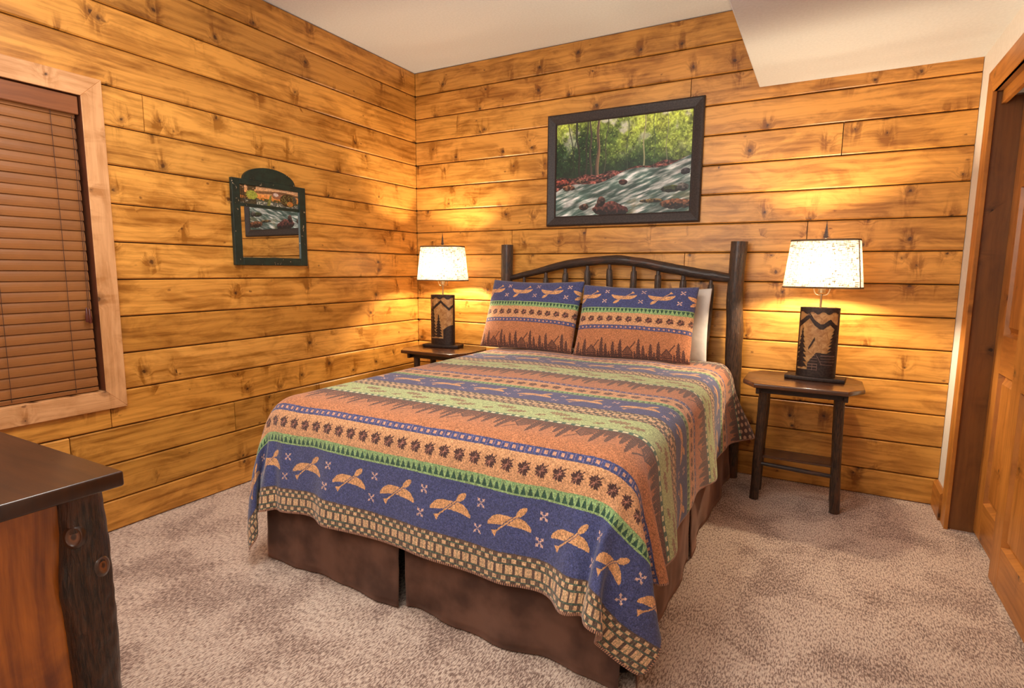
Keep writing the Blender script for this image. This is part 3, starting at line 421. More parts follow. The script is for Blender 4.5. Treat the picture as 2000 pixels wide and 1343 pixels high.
# ------------------------------------------------------------------ shapes
def revolve(name, prof, mat, parent=None, n=24, loc=None, sx=1.0, sy=1.0, smooth=True):
    V = []; F = []
    for r, z in prof:
        for i in range(n):
            a = 2*PI*i/n; V.append((r*sx*math.cos(a), r*sy*math.sin(a), z))
    for j in range(len(prof)-1):
        for i in range(n):
            k = (i+1) % n; F.append((j*n+i, j*n+k, (j+1)*n+k, (j+1)*n+i))
    F.append(tuple(range(n-1, -1, -1))); F.append(tuple(range((len(prof)-1)*n, len(prof)*n)))
    o = mesh(name, V, F, mat, parent, loc=loc)
    if smooth: autosmooth(o, .9)
    return o
def log(name, pts, rad, mat, parent, seed=0, n=20, steps=40, rough=.06, knots=(), loc=None, freq=9.0):
    """a bark-covered pole through pts (x,y,z) with radii; bulges, ridges and knots are real displacement"""
    pts = [Vector(p) for p in pts]; V = []; F = []
    K = len(pts)-1
    def at(t):
        s = t*K; i = min(int(s), K-1); f = s-i
        p0 = pts[max(i-1, 0)]; p1 = pts[i]; p2 = pts[i+1]; p3 = pts[min(i+2, K)]
        p = .5*((2*p1)+(p2-p0)*f+(2*p0-5*p1+4*p2-p3)*f*f+(3*p1-p0-3*p2+p3)*f**3)
        return p, rad[i]*(1-f)+rad[i+1]*f
    P = [at(j/steps) for j in range(steps+1)]
    for j, (p, r) in enumerate(P):
        tn = (P[min(j+1, steps)][0]-P[max(j-1, 0)][0]).normalized()
        ref = Vector((0, 1, 0)) if abs(tn.y) < .8 else Vector((1, 0, 0))
        a = tn.cross(ref).normalized(); b = tn.cross(a)
        for i in range(n):
            th = 2*PI*i/n; dr = a*math.cos(th)+b*math.sin(th)
            q = p+dr*r
            k = 1+rough*2.2*mn.noise(Vector((q.x*freq+seed, q.y*freq, q.z*freq*.6)))+rough*.8*mn.noise(q*freq*4+Vector((seed*3, 0, 0)))
            for (kt, kth, kr, ka) in knots:
                dd = ((j/steps-kt)/kr)**2+(math.atan2(math.sin(th-kth), math.cos(th-kth))/(kr*7))**2
                k += ka*math.exp(-dd)
            V.append(p+dr*r*k)
    for j in range(steps):
        for i in range(n):
            k = (i+1) % n; F.append((j*n+i, j*n+k, (j+1)*n+k, (j+1)*n+i))
    F.append(tuple(range(n-1, -1, -1))); F.append(tuple(range(steps*n, (steps+1)*n)))
    return autosmooth(mesh(name, V, F, mat, parent, loc=loc), .9)
def prism(name, outline, z0, z1, mat, parent=None, bev=0.0, seg=2, loc=None):
    bm = bmesh.new(); vs = [bm.verts.new((x, y, z0)) for x, y in outline]; f = bm.faces.new(vs)
    r = bmesh.ops.extrude_face_region(bm, geom=[f]); bmesh.ops.translate(bm, verts=[v for v in r['geom'] if isinstance(v, bmesh.types.BMVert)], vec=(0, 0, z1-z0))
    if bev:
        bmesh.ops.bevel(bm, geom=[e for e in bm.edges if abs(e.verts[0].co.z-e.verts[1].co.z) < 1e-6], offset=bev, segments=seg, profile=.5, affect='EDGES')
    return autosmooth(from_bm(name, bm, mat, parent, loc=loc), .6)
def tube(name, pts, r, mat, parent=None, n=8, loc=None):
    return log(name, pts, [r]*len(pts), mat, parent, n=n, steps=max(2, 4*(len(pts)-1)), rough=0.0, loc=loc)

# ------------------------------------------------------------------ painted pictures (numpy) for woven and printed surfaces
RS = np.random.RandomState(3)
def vnoise(x, y, seed=0):
    rs = np.random.RandomState(seed); G = rs.rand(256, 256)
    xi = np.floor(x).astype(int); yi = np.floor(y).astype(int); fx = x-xi; fy = y-yi
    fx = fx*fx*(3-2*fx); fy = fy*fy*(3-2*fy)
    g = lambda a, b: G[a & 255, b & 255]
    return (g(xi, yi)*(1-fx)+g(xi+1, yi)*fx)*(1-fy)+(g(xi, yi+1)*(1-fx)+g(xi+1, yi+1)*fx)*fy
def fbm(x, y, o=4, seed=0):
    s = 0; a = .5; tot = 0
    for k in range(o):
        s = s+a*vnoise(x*2**k, y*2**k, seed+k); tot += a; a *= .5
    return s/tot
def image(name, rgb):
    h, w_ = rgb.shape[:2]; im = bpy.data.images.new(name, w_, h)
    a = np.ones((h, w_, 4), np.float32); a[..., :3] = np.clip(rgb/255.0, 0, 1)
    im.pixels.foreach_set(a.ravel()); im.update(); return im
def c3(*c): return np.array(c, float)
def put(img, mask, col, amt=1.0):
    m = (mask*amt)[..., None] if mask.dtype != bool else (mask.astype(float)*amt)[..., None]
    img[:] = img*(1-m)+np.asarray(col, float)*m

BLUE, PEACH, ORANGE = c3(66, 72, 116), c3(200, 148, 106), c3(176, 114, 76)
GREEN, DKGREEN, BROWN, TAN, PALE = c3(140, 168, 112), c3(46, 80, 62), c3(74, 48, 44), c3(206, 152, 104), c3(168, 182, 126)
CAN = .228
def motif_forest(x, y):
    """x in 0..CAN, y 0.. upward; returns dark-brown coverage 0..1"""
    m = np.zeros(x.shape)
    for cx_, h, wd in [(.016, .150, .0150), (.044, .108, .0140), (.064, .060, .010), (.088, .122, .0150), (.109, .072, .0105), (.133, .140, .0155), (.222, .070, .010)]:
        dx = np.abs(((x-cx_+CAN/2) % CAN)-CAN/2); t = y/h
        wdt = wd*1.2*np.clip(1.02-t, 0, 1)**.5*(.66+.45*(1-((t*7) % 1)))
        ins = (dx < wdt) & (t < 1)
        hatch = ((y+dx*1.3)*520 % (2*PI)) > 1.7
        m = np.maximum(m, np.where(ins, np.where(hatch, 1.0, .45), 0))
    dx = x-.180; body = (np.abs(dx) < .030) & (y < .062)
    m = np.where(body, np.where((y*520 % (2*PI)) > 2.2, .9, .35), m)
    roof = (y > .055) & (y < .100-np.abs(dx)*1.25)
    m = np.where(roof, np.where(((y+np.abs(dx)*1.25) > .092), .95, np.where(((x*700) % (2*PI)) > 2.4, .75, .3)), m)
    # leaning branch over the cabin
    bx = x-.205; m = np.where((np.abs((y-.10)-bx*1.5) < .006) & (bx > -.012) & (bx < .020) & (y < .15), .8, m)
    g = (y < .007+.003*np.sin(x*60)); m = np.where(g, np.where(((x*3+y)*500 % (2*PI)) > 1.6, .85, .5), m)
    return m
def weave(T, P):
    T0, P0 = T, P
    P = P+.006*(vnoise(T*5, P*3, 77)-.5)+.004*(vnoise(T*13, P*7, 78)-.5)
    T = np.round(T/.0016)*.0016; P = np.round(P/.0016)*.0016
    return weave_(T, P, T0, P0)
def weave_(T, P, T0, P0):
    """colour of the woven wool: T across (m), P upwards in the motif's own sense (m); bands repeat"""
    img = np.zeros(T.shape+(3,)); per = .815
    p = P % per
    x = T % CAN
    b0 = [0, .21, .24, .33, .37, .55, .65, .79, .815]
    img[:] = ORANGE
    put(img, (motif_forest(x, p)*(p < .21)), BROWN)
    # blue and tan dashes
    q = p-b0[1]; s = (q >= 0) & (p < b0[2]); put(img, s, BLUE)
    xx = T % .0285; put(img, s & (np.abs(xx-.0142) < .006) & (np.abs(q-.015) < .007), c3(190, 140, 118)); put(img, s & (np.abs(xx) < .0035) & (np.abs(q-.015) < .012), c3(120, 100, 120))
    # leaves
    q = p-b0[2]; s = (q >= 0) & (p < b0[3]); put(img, s, PEACH)
    lp = .061; lx = (T % lp)-lp/2; ly = q-.045; th = np.arctan2(ly, lx)-.75; r = np.hypot(lx, ly)
    leaf = r < (.0192+.0026*np.cos(5*th)+.0030*np.cos(13*th+1)); stem = (np.abs(np.sin(th))*r < .0016) & (r < .031) & (np.cos(th) < 0)
    put(img, s & (leaf | stem), BROWN); put(img, s & leaf & ((np.abs(np.sin(th))*r < .0013) | ((np.abs(np.abs(np.sin(th))*r-(r*.55)) < .0009) & (r < .014))), c3(165, 110, 90))
    # green with dark triangles
    q = p-b0[3]; s = (q >= 0) & (p < b0[4]); put(img, s, GREEN)
    tx = np.abs((T % .024)-.012); put(img, s & (tx < (q-.006)*.36) & (q < .034), DKGREEN); put(img, s & (np.abs(tx-.012) < (.022-q)*.1) & (q > .004), c3(110, 160, 110))
    # canoes on blue
    q = p-b0[4]-.09; s = (q >= -.09) & (p < b0[5]); put(img, s, BLUE)
    cx_ = x-CAN*.5; u = cx_/.079; au = np.abs(u)
    hull = (au < 1) & (q < .007+.010*au**2) & (q > -.023*(1-au**4)+.008*au**4)
    put(img, s & hull, TAN)
    def blade(ax, ay, bx, by, wd0, wd1):
        L = math.hypot(bx-ax, by-ay); ux, uy = (bx-ax)/L, (by-ay)/L
        t = (cx_-ax)*ux+(q-ay)*uy; d = np.abs(-(cx_-ax)*uy+(q-ay)*ux); return t, d, L
    t, d, L = blade(-.054, -.052, .056, .040, 0, 0)
    put(img, s & (t > 0) & (t < L) & (d < .0045) & (t > .03), BLUE*.9); put(img, s & (t > .0) & (t < L) & (d < .0026), TAN)
    put(img, s & (t > -.006) & (t < .040) & (d < .0105*np.sqrt(np.clip(np.sin(np.clip((t+.006)/.046, 0, 1)*PI), 0, 1))), TAN)
    put(img, s & (t > L-.016) & (t < L) & (d < .003+(t-L+.016)*.55), TAN)
    for sy in (-.040, .040):
        sx = ((x+CAN/2) % CAN)-CAN/2; ax = np.abs(sx-.004*np.sign(sy)); ay = np.abs(q-sy); mxx = np.maximum(ax, ay); mnn = np.minimum(ax, ay)
        put(img, s & (((np.abs(ax-ay) < .0028) & (mxx < .014) & (mxx > .002)) | ((mxx > .0095) & (mxx < .0135) & (mnn > .0045) & (mnn < .0115))), c3(205, 165, 150))
    # plaid
    q = p-b0[5]; s = (q >= 0) & (p < b0[6]); put(img, s, c3(92, 72, 62))
    cx2 = T % .0335
    for (y0, y1, off, wdt) in [(.004, .014, 0, .011), (.018, .030, .0168, .012), (.036, .064, 0, .020), (.070, .082, .0168, .012), (.086, .096, 0, .011)]:
        d = np.abs(((T+off) % .0335)-.0168); put(img, s & (q > y0) & (q < y1) & (d < wdt/2+.002), c3(206, 168, 128))
    for y0 in (.0155, .033, .067, .084): put(img, s & (np.abs(q-y0) < .0016), c3(70, 92, 78))
    put(img, s & (np.abs(cx2-.0335*.5) < .0012), c3(120, 120, 95), .6)
    # green with oak leaves
    q = p-b0[6]; s = (q >= 0) & (p < b0[7]); put(img, s, PALE)
    for (ox, oy, an, a_, b_) in [(.055, .088, .25, .040, .021), (.118, .048, -.15, .044, .022), (.178, .092, .5, .022, .014)]:
        dx = (((x-ox+CAN/2) % CAN)-CAN/2); dy = q-oy; rx = dx*math.cos(an)+dy*math.sin(an); ry = -dx*math.sin(an)+dy*math.cos(an)
        rr = (rx/a_)**2+(ry/(b_*(.78+.3*np.sin(rx*330))))**2
        hatch = ((rx*.6+np.abs(ry))*900 % (2*PI)) > 2.6
        put(img, s & (rr < 1) & hatch, c3(112, 82, 62)); put(img, s & (rr < 1) & ~hatch, c3(176, 160, 112))
    # green and white dashes
    q = p-b0[7]; s = (q >= 0); put(img, s, DKGREEN+20); put(img, s & ((T % .034) < .018) & (np.abs(q-.0125) < .007), c3(225, 210, 170))
    n = RS.rand(*T.shape)[..., None]-.5; n2 = (vnoise(T0*620, P0*620, 9)[..., None]-.5)
    n3 = vnoise(T0*300, P0*300, 19)[..., None]-.5
    n4 = vnoise(T0*420+50, P0*420, 29)[..., None]-.5
    img = img*(1+.30*n+.42*n2+.30*n3)+n4*c3(34, 30, 26)
    return img
def shots(kind):
    if kind == 'blanket':
        W_, L_ = 2.38, 2.42; nx, ny = 1640, 1668
        t = (np.arange(nx)+.5)/nx*W_; s = (np.arange(ny)+.5)/ny*L_      # s: from the foot hem towards the head
        T, S = np.meshgrid(W_-t, s); P = .65-S                           # hem lies on the plaid band's far edge
        img = weave(T+.02, P)
        e = np.minimum(np.minimum(W_-t[None, :]+0*S, t[None, :]+0*S), np.minimum(S, L_-S))
        along = np.where(np.minimum(S, L_-S) < np.minimum(t[None, :], W_-t[None, :]), T, S)
        hd = S > L_-.12
        dots = (((T % .036)-.018)**2+(((S+.018*(np.floor(T/.036) % 2)) % .036)-.018)**2) < .011**2
        put(img, hd, c3(86, 56, 46)); put(img, hd & dots, c3(196, 158, 128))
        put(img, (e < .010), c3(190, 140, 110)); put(img, (e < .010) & ((along % .0075) < .0032), c3(60, 38, 38))
        return image('woven_blanket', img)
    if kind == 'sham':
        nx, ny = 760, 560; T, P = np.meshgrid((np.arange(nx)+.5)/nx*.72, (np.arange(ny)+.5)/ny*.54+.022)
        img = weave(T+.05, P); return image('woven_sham', img)
    if kind == 'river':
        nx, ny = 900, 600; X, Y = np.meshgrid((np.arange(nx)+.5)/nx*1.5, (np.arange(ny)+.5)/ny)
        img = np.zeros(X.shape+(3,))
        n = fbm(X*9, Y*9, 5, 1); n2 = fbm(X*28, Y*28, 4, 11); n3 = fbm(X*75, Y*70, 3, 21); lightp = np.clip(fbm(X*3.0, Y*3.0, 3, 5)*1.5-.35+(Y-.62)*1.1+(X-.7)*.28, 0, 1)
        c = c3(28, 62, 30)+(c3(196, 214, 84)-c3(28, 62, 30))*lightp[..., None]
        img[:] = c*(.30+1.0*n2[..., None]*.9+.7*(n3[..., None]-.3))
        dark = np.clip(1-(Y-.42)/.26, 0, 1)*np.clip(n*1.5, 0, 1); put(img, dark, c3(22, 40, 34), .8)
        sky = np.clip((n-.56)*6, 0, 1)*np.clip((Y-.55)*3, 0, 1); put(img, sky, c3(240, 238, 232), .75)
        put(img, np.clip((n3-.66)*7, 0, 1)*np.clip((Y-.45)*4, 0, 1), c3(214, 228, 130), .7)
        for (tx, tw, lean, cc) in [(.30, .012, -.10, (44, 40, 34)), (.36, .009, .02, (50, 46, 40)), (.42, .012, -.02, (70, 60, 54)), (.50, .017, .0, (120, 92, 74)), (.475, .007, .05, (60, 54, 48)), (.57, .006, .06, (70, 70, 55)), (1.0, .008, .01, (150, 146, 110)), (1.24, .004, 0, (120, 120, 96)), (.19, .006, .12, (40, 50, 36)), (.25, .006, -.16, (38, 46, 34)), (.82, .004, .02, (60, 72, 50)), (1.12, .004, -.03, (60, 76, 56))]:
            xc = tx+lean*(Y-.4)+.008*np.sin(Y*17+tx*30); m = (np.abs(X-xc) < tw*(1.25-.45*Y)) & (Y > .36)
            put(img, m, np.array(cc, float), .85); put(img, m & (X > xc+tw*.3), np.array(cc, float)*1.5, .5)
        # the far bank climbs to the right: rocks, then the river
        bank = .415+.135*(X/1.5)**1.5+.012*np.sin(X*22); rock_low = .27+.27*(X/1.5)**.9
        ro = vnoise(X*34, Y*60, 41); ro2 = vnoise(X*80, Y*120, 43)
        m = Y < bank; rk = c3(118, 58, 50)*(.10+1.0*ro[..., None]**1.6*1.25)+c3(120, 104, 98)*(.75*ro2[..., None]**2); img[:] = np.where(m[..., None], rk, img)
        m = Y < rock_low+.03*np.sin(X*9)
        fl = fbm((X+Y*.9)*7, (Y-X*.34)*46, 5, 61); fl2 = fbm(X*6+Y*5, (Y-X*.3)*16, 4, 71)
        wv = np.clip((fl-.34)*2.6, 0, 1.1); wc = c3(72, 100, 92)+(c3(236, 238, 234)-c3(72, 100, 92))*wv[..., None]
        wc = wc*(.55+.75*np.clip(fl2, 0, 1)[..., None]); wc = wc+(c3(96, 82, 50)-wc)*(np.clip((fl2-.52)*4, 0, 1)*np.clip((.34-Y)*4, 0, 1)*np.clip((X-.5)*3, 0, 1))[..., None]*.75
        img[:] = np.where(m[..., None], wc, img)
        for (ox, oy, ra, rb, cc) in [(.62, .07, .17, .075, (128, 72, 62)), (.55, .15, .05, .05, (122, 84, 74)), (.76, .045, .10, .05, (120, 58, 50)), (.79, .335, .05, .028, (122, 70, 62)), (.35, .10, .055, .035, (128, 96, 78)), (1.30, .24, .10, .035, (92, 104, 56)), (1.42, .25, .06, .04, (130, 124, 116)), (1.36, .09, .17, .05, (176, 112, 74)), (1.44, .40, .05, .03, (70, 64, 72)), (1.10, .13, .12, .02, (150, 120, 70)), (.07, .36, .09, .045, (190, 92, 74)), (.16, .31, .07, .03, (190, 130, 96)), (.30, .37, .06, .02, (160, 120, 96))]:
            d = ((X-ox)/ra)**2+((Y-oy)/rb)**2+.9*(fbm(X*22, Y*30, 3, 83)-.5)
            sh = np.clip(.45+(Y-oy)/rb*.45+(vnoise(X*60, Y*70, 91)-.5)*.8, .15, 1.5); put(img, d < 1, np.zeros(3), 1.0); img[:] = np.where((d < 1)[..., None], np.array(cc, float)*sh[..., None], img)
        return image('river_print', img)
    if kind == 'mirror_art':
        nx, ny = 520, 150; X, Y = np.meshgrid((np.arange(nx)+.5)/nx*3.5, (np.arange(ny)+.5)/ny)
        img = np.zeros(X.shape+(3,)); n = fbm(X*5, Y*6, 4, 3); n2 = fbm(X*16, Y*18, 3, 13)
        img[:] = c3(214, 128, 52)+(c3(206, 178, 150)-c3(214, 128, 52))*np.clip(Y*1.1-.45+n*.3, 0, 1)[..., None]
        put(img, (np.abs(Y-.72+.05*np.sin(X*2)) < .05+.04*n) & (X > .9), c3(96, 66, 44), .8)
        put(img, Y < .24+.10*n, c3(96, 96, 92)); put(img, (Y < .26+.2*n2) & (n2 > .5), c3(64, 66, 34)); put(img, (Y < .2) & (n2 > .56), c3(190, 186, 176), .8)
        put(img, (X < .95) & (n > .42), c3(56, 48, 30), .85); put(img, (((X-.72)/.34)**2+((Y-.5)/.26)**2+n2*.9 < 1.3), c3(150, 156, 60), .9); put(img, (X < .35) & (np.abs(((X*9) % 1)-.5) < .25), c3(46, 34, 26), .8)
        put(img, (np.abs(X-1.75-(Y-.4)*.3) < .10*(1.0-Y)) & (Y < .62), c3(120, 120, 60)); put(img, (((X-2.15)/.3)**2+((Y-.62)/.2)**2 < 1), c3(126, 84, 66), .8); put(img, (((X-2.1)/.16)**2+((Y-.66)/.1)**2 < 1), c3(206, 190, 180), .8)
        d = ((X-2.85)/.5)**2+((Y-.42)/.36)**2; put(img, (d < 1), c3(66, 48, 28)); put(img, ((X-2.95)/.2)**2+((Y-.24)/.14)**2 < 1, c3(196, 118, 54)); put(img, (d < .8) & (n2 > .55), c3(110, 104, 56), .8)
        put(img, ((X-3.25)/.15)**2+((Y-.5)/.3)**2+n2 < 1.2, c3(84, 76, 62), .8)
        img = img*(.75+.5*n2[..., None]); return image('mirror_art', img)
def img_mat(name, im, rough=.9, bump=.0, bscale=500, **kw):
    t = NT(name); n = t.n.new('ShaderNodeTexImage'); n.image = im; n.extension = 'EXTEND'
    uv = t.n.new('ShaderNodeUVMap').outputs[0]; t.l.new(uv, n.inputs[0])
    nm = None
    if bump: nm = t.bump(t.noise(t.coord('Object'), bscale, 2), bump, .002)
    return t.base(n.outputs[0], rough, nm, **kw)
def set_uv(o, fn):
    me = o.data; uv = me.uv_layers.new(name='UVMap')
    for l in me.loops: uv.data[l.index].uv = fn(me.vertices[l.vertex_index].co, l.vertex_index)
M_BLANKET = img_mat('woven_wool_blanket', shots('blanket'), .95, .35, 420, Sheen_Weight=.25, Sheen_Roughness=.5)
M_SHAM = img_mat('woven_wool_sham', shots('sham'), .95, .35, 420, Sheen_Weight=.25, Sheen_Roughness=.5)
M_RIVER = img_mat('river_canvas_print', shots('river'), .55)
M_ART = img_mat('mirror_art_print', shots('mirror_art'), .4)

# ================================================================== THE ROOM
def plank_mesh(L, h, g=.0026, th=.018, c=.0055):
    """one shiplap board: local x along, y = -outward (front at -th), z up; chamfered edges"""
    prof = [(0, g), (-th+c, g), (-th, g+c), (-th, h-g-c), (-th+c, h-g), (0, h-g)]
    V = [(x, y, z) for x in (.0020, L-.0020) for (y, z) in prof]; n = len(prof)
    F = [(i, (i+1) % n, n+(i+1) % n, n+i) for i in range(n)]+[tuple(range(n))[::-1], tuple(range(n, 2*n))]
    return V, F
rng = random.Random(11)
def planks(parent, rows, tones, ox, length, wall):
    """rows: {k: [joints]} ; board k lies k..k+1 boards below the ceiling"""
    for k in range(16):
        z1 = H_CEIL-k*BOARD; z0 = max(z1-BOARD, 0.0)
        segs = rows.get(k, [(0, length)])
        for si, (a, b) in enumerate(segs):
            top = z1 if not isinstance(parent.get('cut'), float) else z1
            V, F = plank_mesh(b-a, top-z0)
            t = tones.get((k, si), None) or (1+rng.uniform(-.10, .10),)*3
            if wall == 'back': o = mesh('plank', V, F, M_PLANK, parent, loc=(a, 0, z0))
            else: o = mesh('plank', V, F, M_PLANK, parent, loc=(0, -b, z0), rot=(0, 0, PI/2))
            o.color = (t[0], t[1], t[2], 1)
# plank fronts sit at y=0 / x=0, so the backing walls stand 18 mm behind
TH = .018
def sheet(name, x0, x1, y0, y1, z0, z1, mat): return tag(box(name, x0, x1, y0, y1, z0, z1, mat), kind='structure')
wall_back = sheet('wall_back', -.14, X_RIGHT+.12, TH, .14, -.02, H_CEIL+.05, M_GAP)
LW = 3.80
# left wall backing with an opening for the window
WY0, WY1, WZ0, WZ1 = -3.32, -2.300, .672, 1.958
bm = bmesh.new()
for (a, b, c, d) in [(-LW, WY0, 0, H_CEIL+.05), (WY1, TH, 0, H_CEIL+.05), (WY0, WY1, 0, WZ0), (WY0, WY1, WZ1, H_CEIL+.05)]:
    q = box_bm(-.14, -TH, a, b, c, d); me = bpy.data.meshes.new('q'); q.to_mesh(me); q.free(); bm.from_mesh(me); bpy.data.meshes.remove(me)
wall_left = tag(from_bm('wall_left', bm, M_GAP), kind='structure')
G = lambda *a: a
back_rows = {2: [(0, 2.075), (2.075, X_RIGHT)], 4: [(0, 2.887), (2.887, X_RIGHT)], 7: [(0, .859), (.859, 2.75), (2.75, X_RIGHT)], 8: [(0, 2.083), (2.083, X_RIGHT)], 10: [(0, 1.3), (1.3, X_RIGHT)]}
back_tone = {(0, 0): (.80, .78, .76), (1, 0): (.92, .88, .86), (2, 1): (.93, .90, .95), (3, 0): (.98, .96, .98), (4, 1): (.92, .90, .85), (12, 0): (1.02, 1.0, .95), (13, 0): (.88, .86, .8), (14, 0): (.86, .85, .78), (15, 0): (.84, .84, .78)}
def shift_back():
    for k in range(16):
        z1 = H_CEIL-k*BOARD; z0 = max(z1-BOARD, 0.0)
        for si, (a, b) in enumerate(back_rows.get(k, [(0, X_RIGHT)])):
            V, F = plank_mesh(b-a, z1-z0, th=TH)
            o = mesh('plank', V, F, M_PLANK, wall_back, loc=(a, TH, z0)); o.location = (a, TH, z0)
            o.matrix_parent_inverse = wall_back.matrix_world.inverted()
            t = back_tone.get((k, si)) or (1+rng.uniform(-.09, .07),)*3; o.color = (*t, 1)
bpy.context.view_layer.update()
shift_back()
left_rows = {4: [(0, 2.035), (2.035, LW)], 13: [(0, 1.657), (1.657, 2.451), (2.451, LW)], 1: [(0, 2.6), (2.6, LW)]}
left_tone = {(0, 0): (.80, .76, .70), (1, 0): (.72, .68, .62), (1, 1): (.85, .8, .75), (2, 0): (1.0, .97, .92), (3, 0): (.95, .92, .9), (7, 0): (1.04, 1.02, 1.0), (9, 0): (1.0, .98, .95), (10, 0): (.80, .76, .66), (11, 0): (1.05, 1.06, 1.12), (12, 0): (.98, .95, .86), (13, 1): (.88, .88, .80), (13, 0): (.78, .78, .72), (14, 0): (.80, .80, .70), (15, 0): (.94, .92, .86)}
for k in range(16):
    z1 = H_CEIL-k*BOARD; z0 = max(z1-BOARD, 0.0)
    for si, (a, b) in enumerate(left_rows.get(k, [(0, LW)])):
        parts_ = [(a, b, z0, z1)]
        # boards stop at the window opening
        out = []
        for (p, q, lo, hi) in parts_:
            wa, wb = -WY1-.02, -WY0+.02
            if hi <= WZ0-.03 or lo >= WZ1+.03 or q <= wa or p >= wb: out.append((p, q, lo, hi)); continue
            if p < wa: out.append((p, wa, lo, hi))
            if q > wb: out.append((wb, q, lo, hi))
            if lo < WZ0-.03: out.append((max(p, wa), min(q, wb), lo, WZ0-.03))
            if hi > WZ1+.03: out.append((max(p, wa), min(q, wb), WZ1+.03, hi))
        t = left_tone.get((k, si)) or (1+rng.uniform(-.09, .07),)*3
        for (p, q, lo, hi) in out:
            if hi-lo < .012: continue
            V, F = plank_mesh(q-p, hi-lo, th=TH)
            o = mesh('plank', V, F, M_PLANK, None, loc=(-TH, -q, lo), rot=(0, 0, PI/2))
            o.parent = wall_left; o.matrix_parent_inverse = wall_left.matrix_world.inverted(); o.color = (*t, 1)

fl = mesh('floor', [(-.14, -LW-.1, 0), (X_RIGHT+.2, -LW-.1, 0), (X_RIGHT+.2, .1, 0), (-.14, .1, 0)], [(0, 1, 2, 3)], M_CARPET); tag(fl, kind='structure')
sheet('ceiling', -.14, X_RIGHT+.12, -LW-.1, .14, H_CEIL, H_CEIL+.1, M_CEIL)
SOF = 2.272
so = tag(box('ceiling_soffit', 2.454, X_RIGHT+.004, -LW, -.0005, SOF, H_CEIL+.01, M_CEIL, bev=.004), kind='structure')
sheet('wall_front', -.14, X_RIGHT+.2, -LW-.1, -LW, -.02, H_CEIL+.05, M_WALL)

# ---- right wall: drywall strip, header, closet opening with two sliding doors
DY0, DY1, DZ = -2.35, -.300, 2.03          # opening
bm = bmesh.new()
for (a, b, c, d) in [(DY1+.012, TH, 0, H_CEIL+.05), (-LW, DY0-.012, 0, H_CEIL+.05), (DY0-.012, DY1+.012, DZ+.012, H_CEIL+.05)]:
    q = box_bm(X_RIGHT, X_RIGHT+.16, a, b, c, d); me = bpy.data.meshes.new('q'); q.to_mesh(me); q.free(); bm.from_mesh(me); bpy.data.meshes.remove(me)
tag(from_bm('wall_right', bm, M_WALL), kind='structure')
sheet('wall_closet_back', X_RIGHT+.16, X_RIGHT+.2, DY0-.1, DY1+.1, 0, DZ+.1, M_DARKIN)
t1 = tag(bpy.data.objects.new('trim_1', None), kind='structure'); COL.objects.link(t1)   # closet casing and jamb
CX = X_RIGHT-.013
def casing_board(name, pts, parent, mat, x0=CX, x1=X_RIGHT+.004):
    """flat casing board in a y-z plane with mitred ends, pts = 4 corners (y,z)"""
    oy, oz = min(p[0] for p in pts), min(p[1] for p in pts)
    V = [(0, y-oy, z-oz) for y, z in pts]+[(x1-x0, y-oy, z-oz) for y, z in pts]
    F = [(0, 1, 2, 3), (7, 6, 5, 4)]+[(i, i+4, (i+1) % 4+4, (i+1) % 4) for i in range(4)]
    bm = bmesh.new(); vs = [bm.verts.new(v) for v in V]
    for f in F: bm.faces.new([vs[i] for i in f])
    bmesh.ops.bevel(bm, geom=bm.edges[:], offset=.0018, segments=1, affect='EDGES')
    return from_bm(name, bm, mat, parent, loc=(x0, oy, oz))
CW = .105
casing_board('casing_board', [(DY1-.018, 0), (DY1-.018+CW, 0), (DY1-.018+CW, DZ+CW), (DY1-.018, DZ)], t1, M_CLO_Z)
casing_board('casing_board', [(DY1-.018, DZ), (DY1-.018+CW, DZ+CW), (DY0+.018-CW, DZ+CW), (DY0+.018, DZ)], t1, M_CLO_Y)
casing_board('casing_board', [(DY0+.018, 0), (DY0+.018, DZ), (DY0+.018-CW, DZ+CW), (DY0+.018-CW, 0)], t1, M_CLO_Z)
box('jamb_board', X_RIGHT-.008, X_RIGHT+.155, DY1, DY1+.012, 0, DZ+.012, M_JAMB, t1)
box('jamb_board', X_RIGHT-.008, X_RIGHT+.155, DY0-.012, DY0, 0, DZ+.012, M_JAMB, t1)
box('jamb_board', X_RIGHT-.008, X_RIGHT+.155, DY0, DY1, DZ, DZ+.012, M_JAMB, t1)
box('track_fascia', X_RIGHT+.024, X_RIGHT+.042, DY0, DY1, DZ-.055, DZ, M_CLO_Y, t1, bev=.001)
box('track_rail', X_RIGHT+.046, X_RIGHT+.150, DY0, DY1, DZ-.022, DZ-.004, plain('white_track_metal', (.55, .53, .50, 1), .35, Metallic=.6), t1)
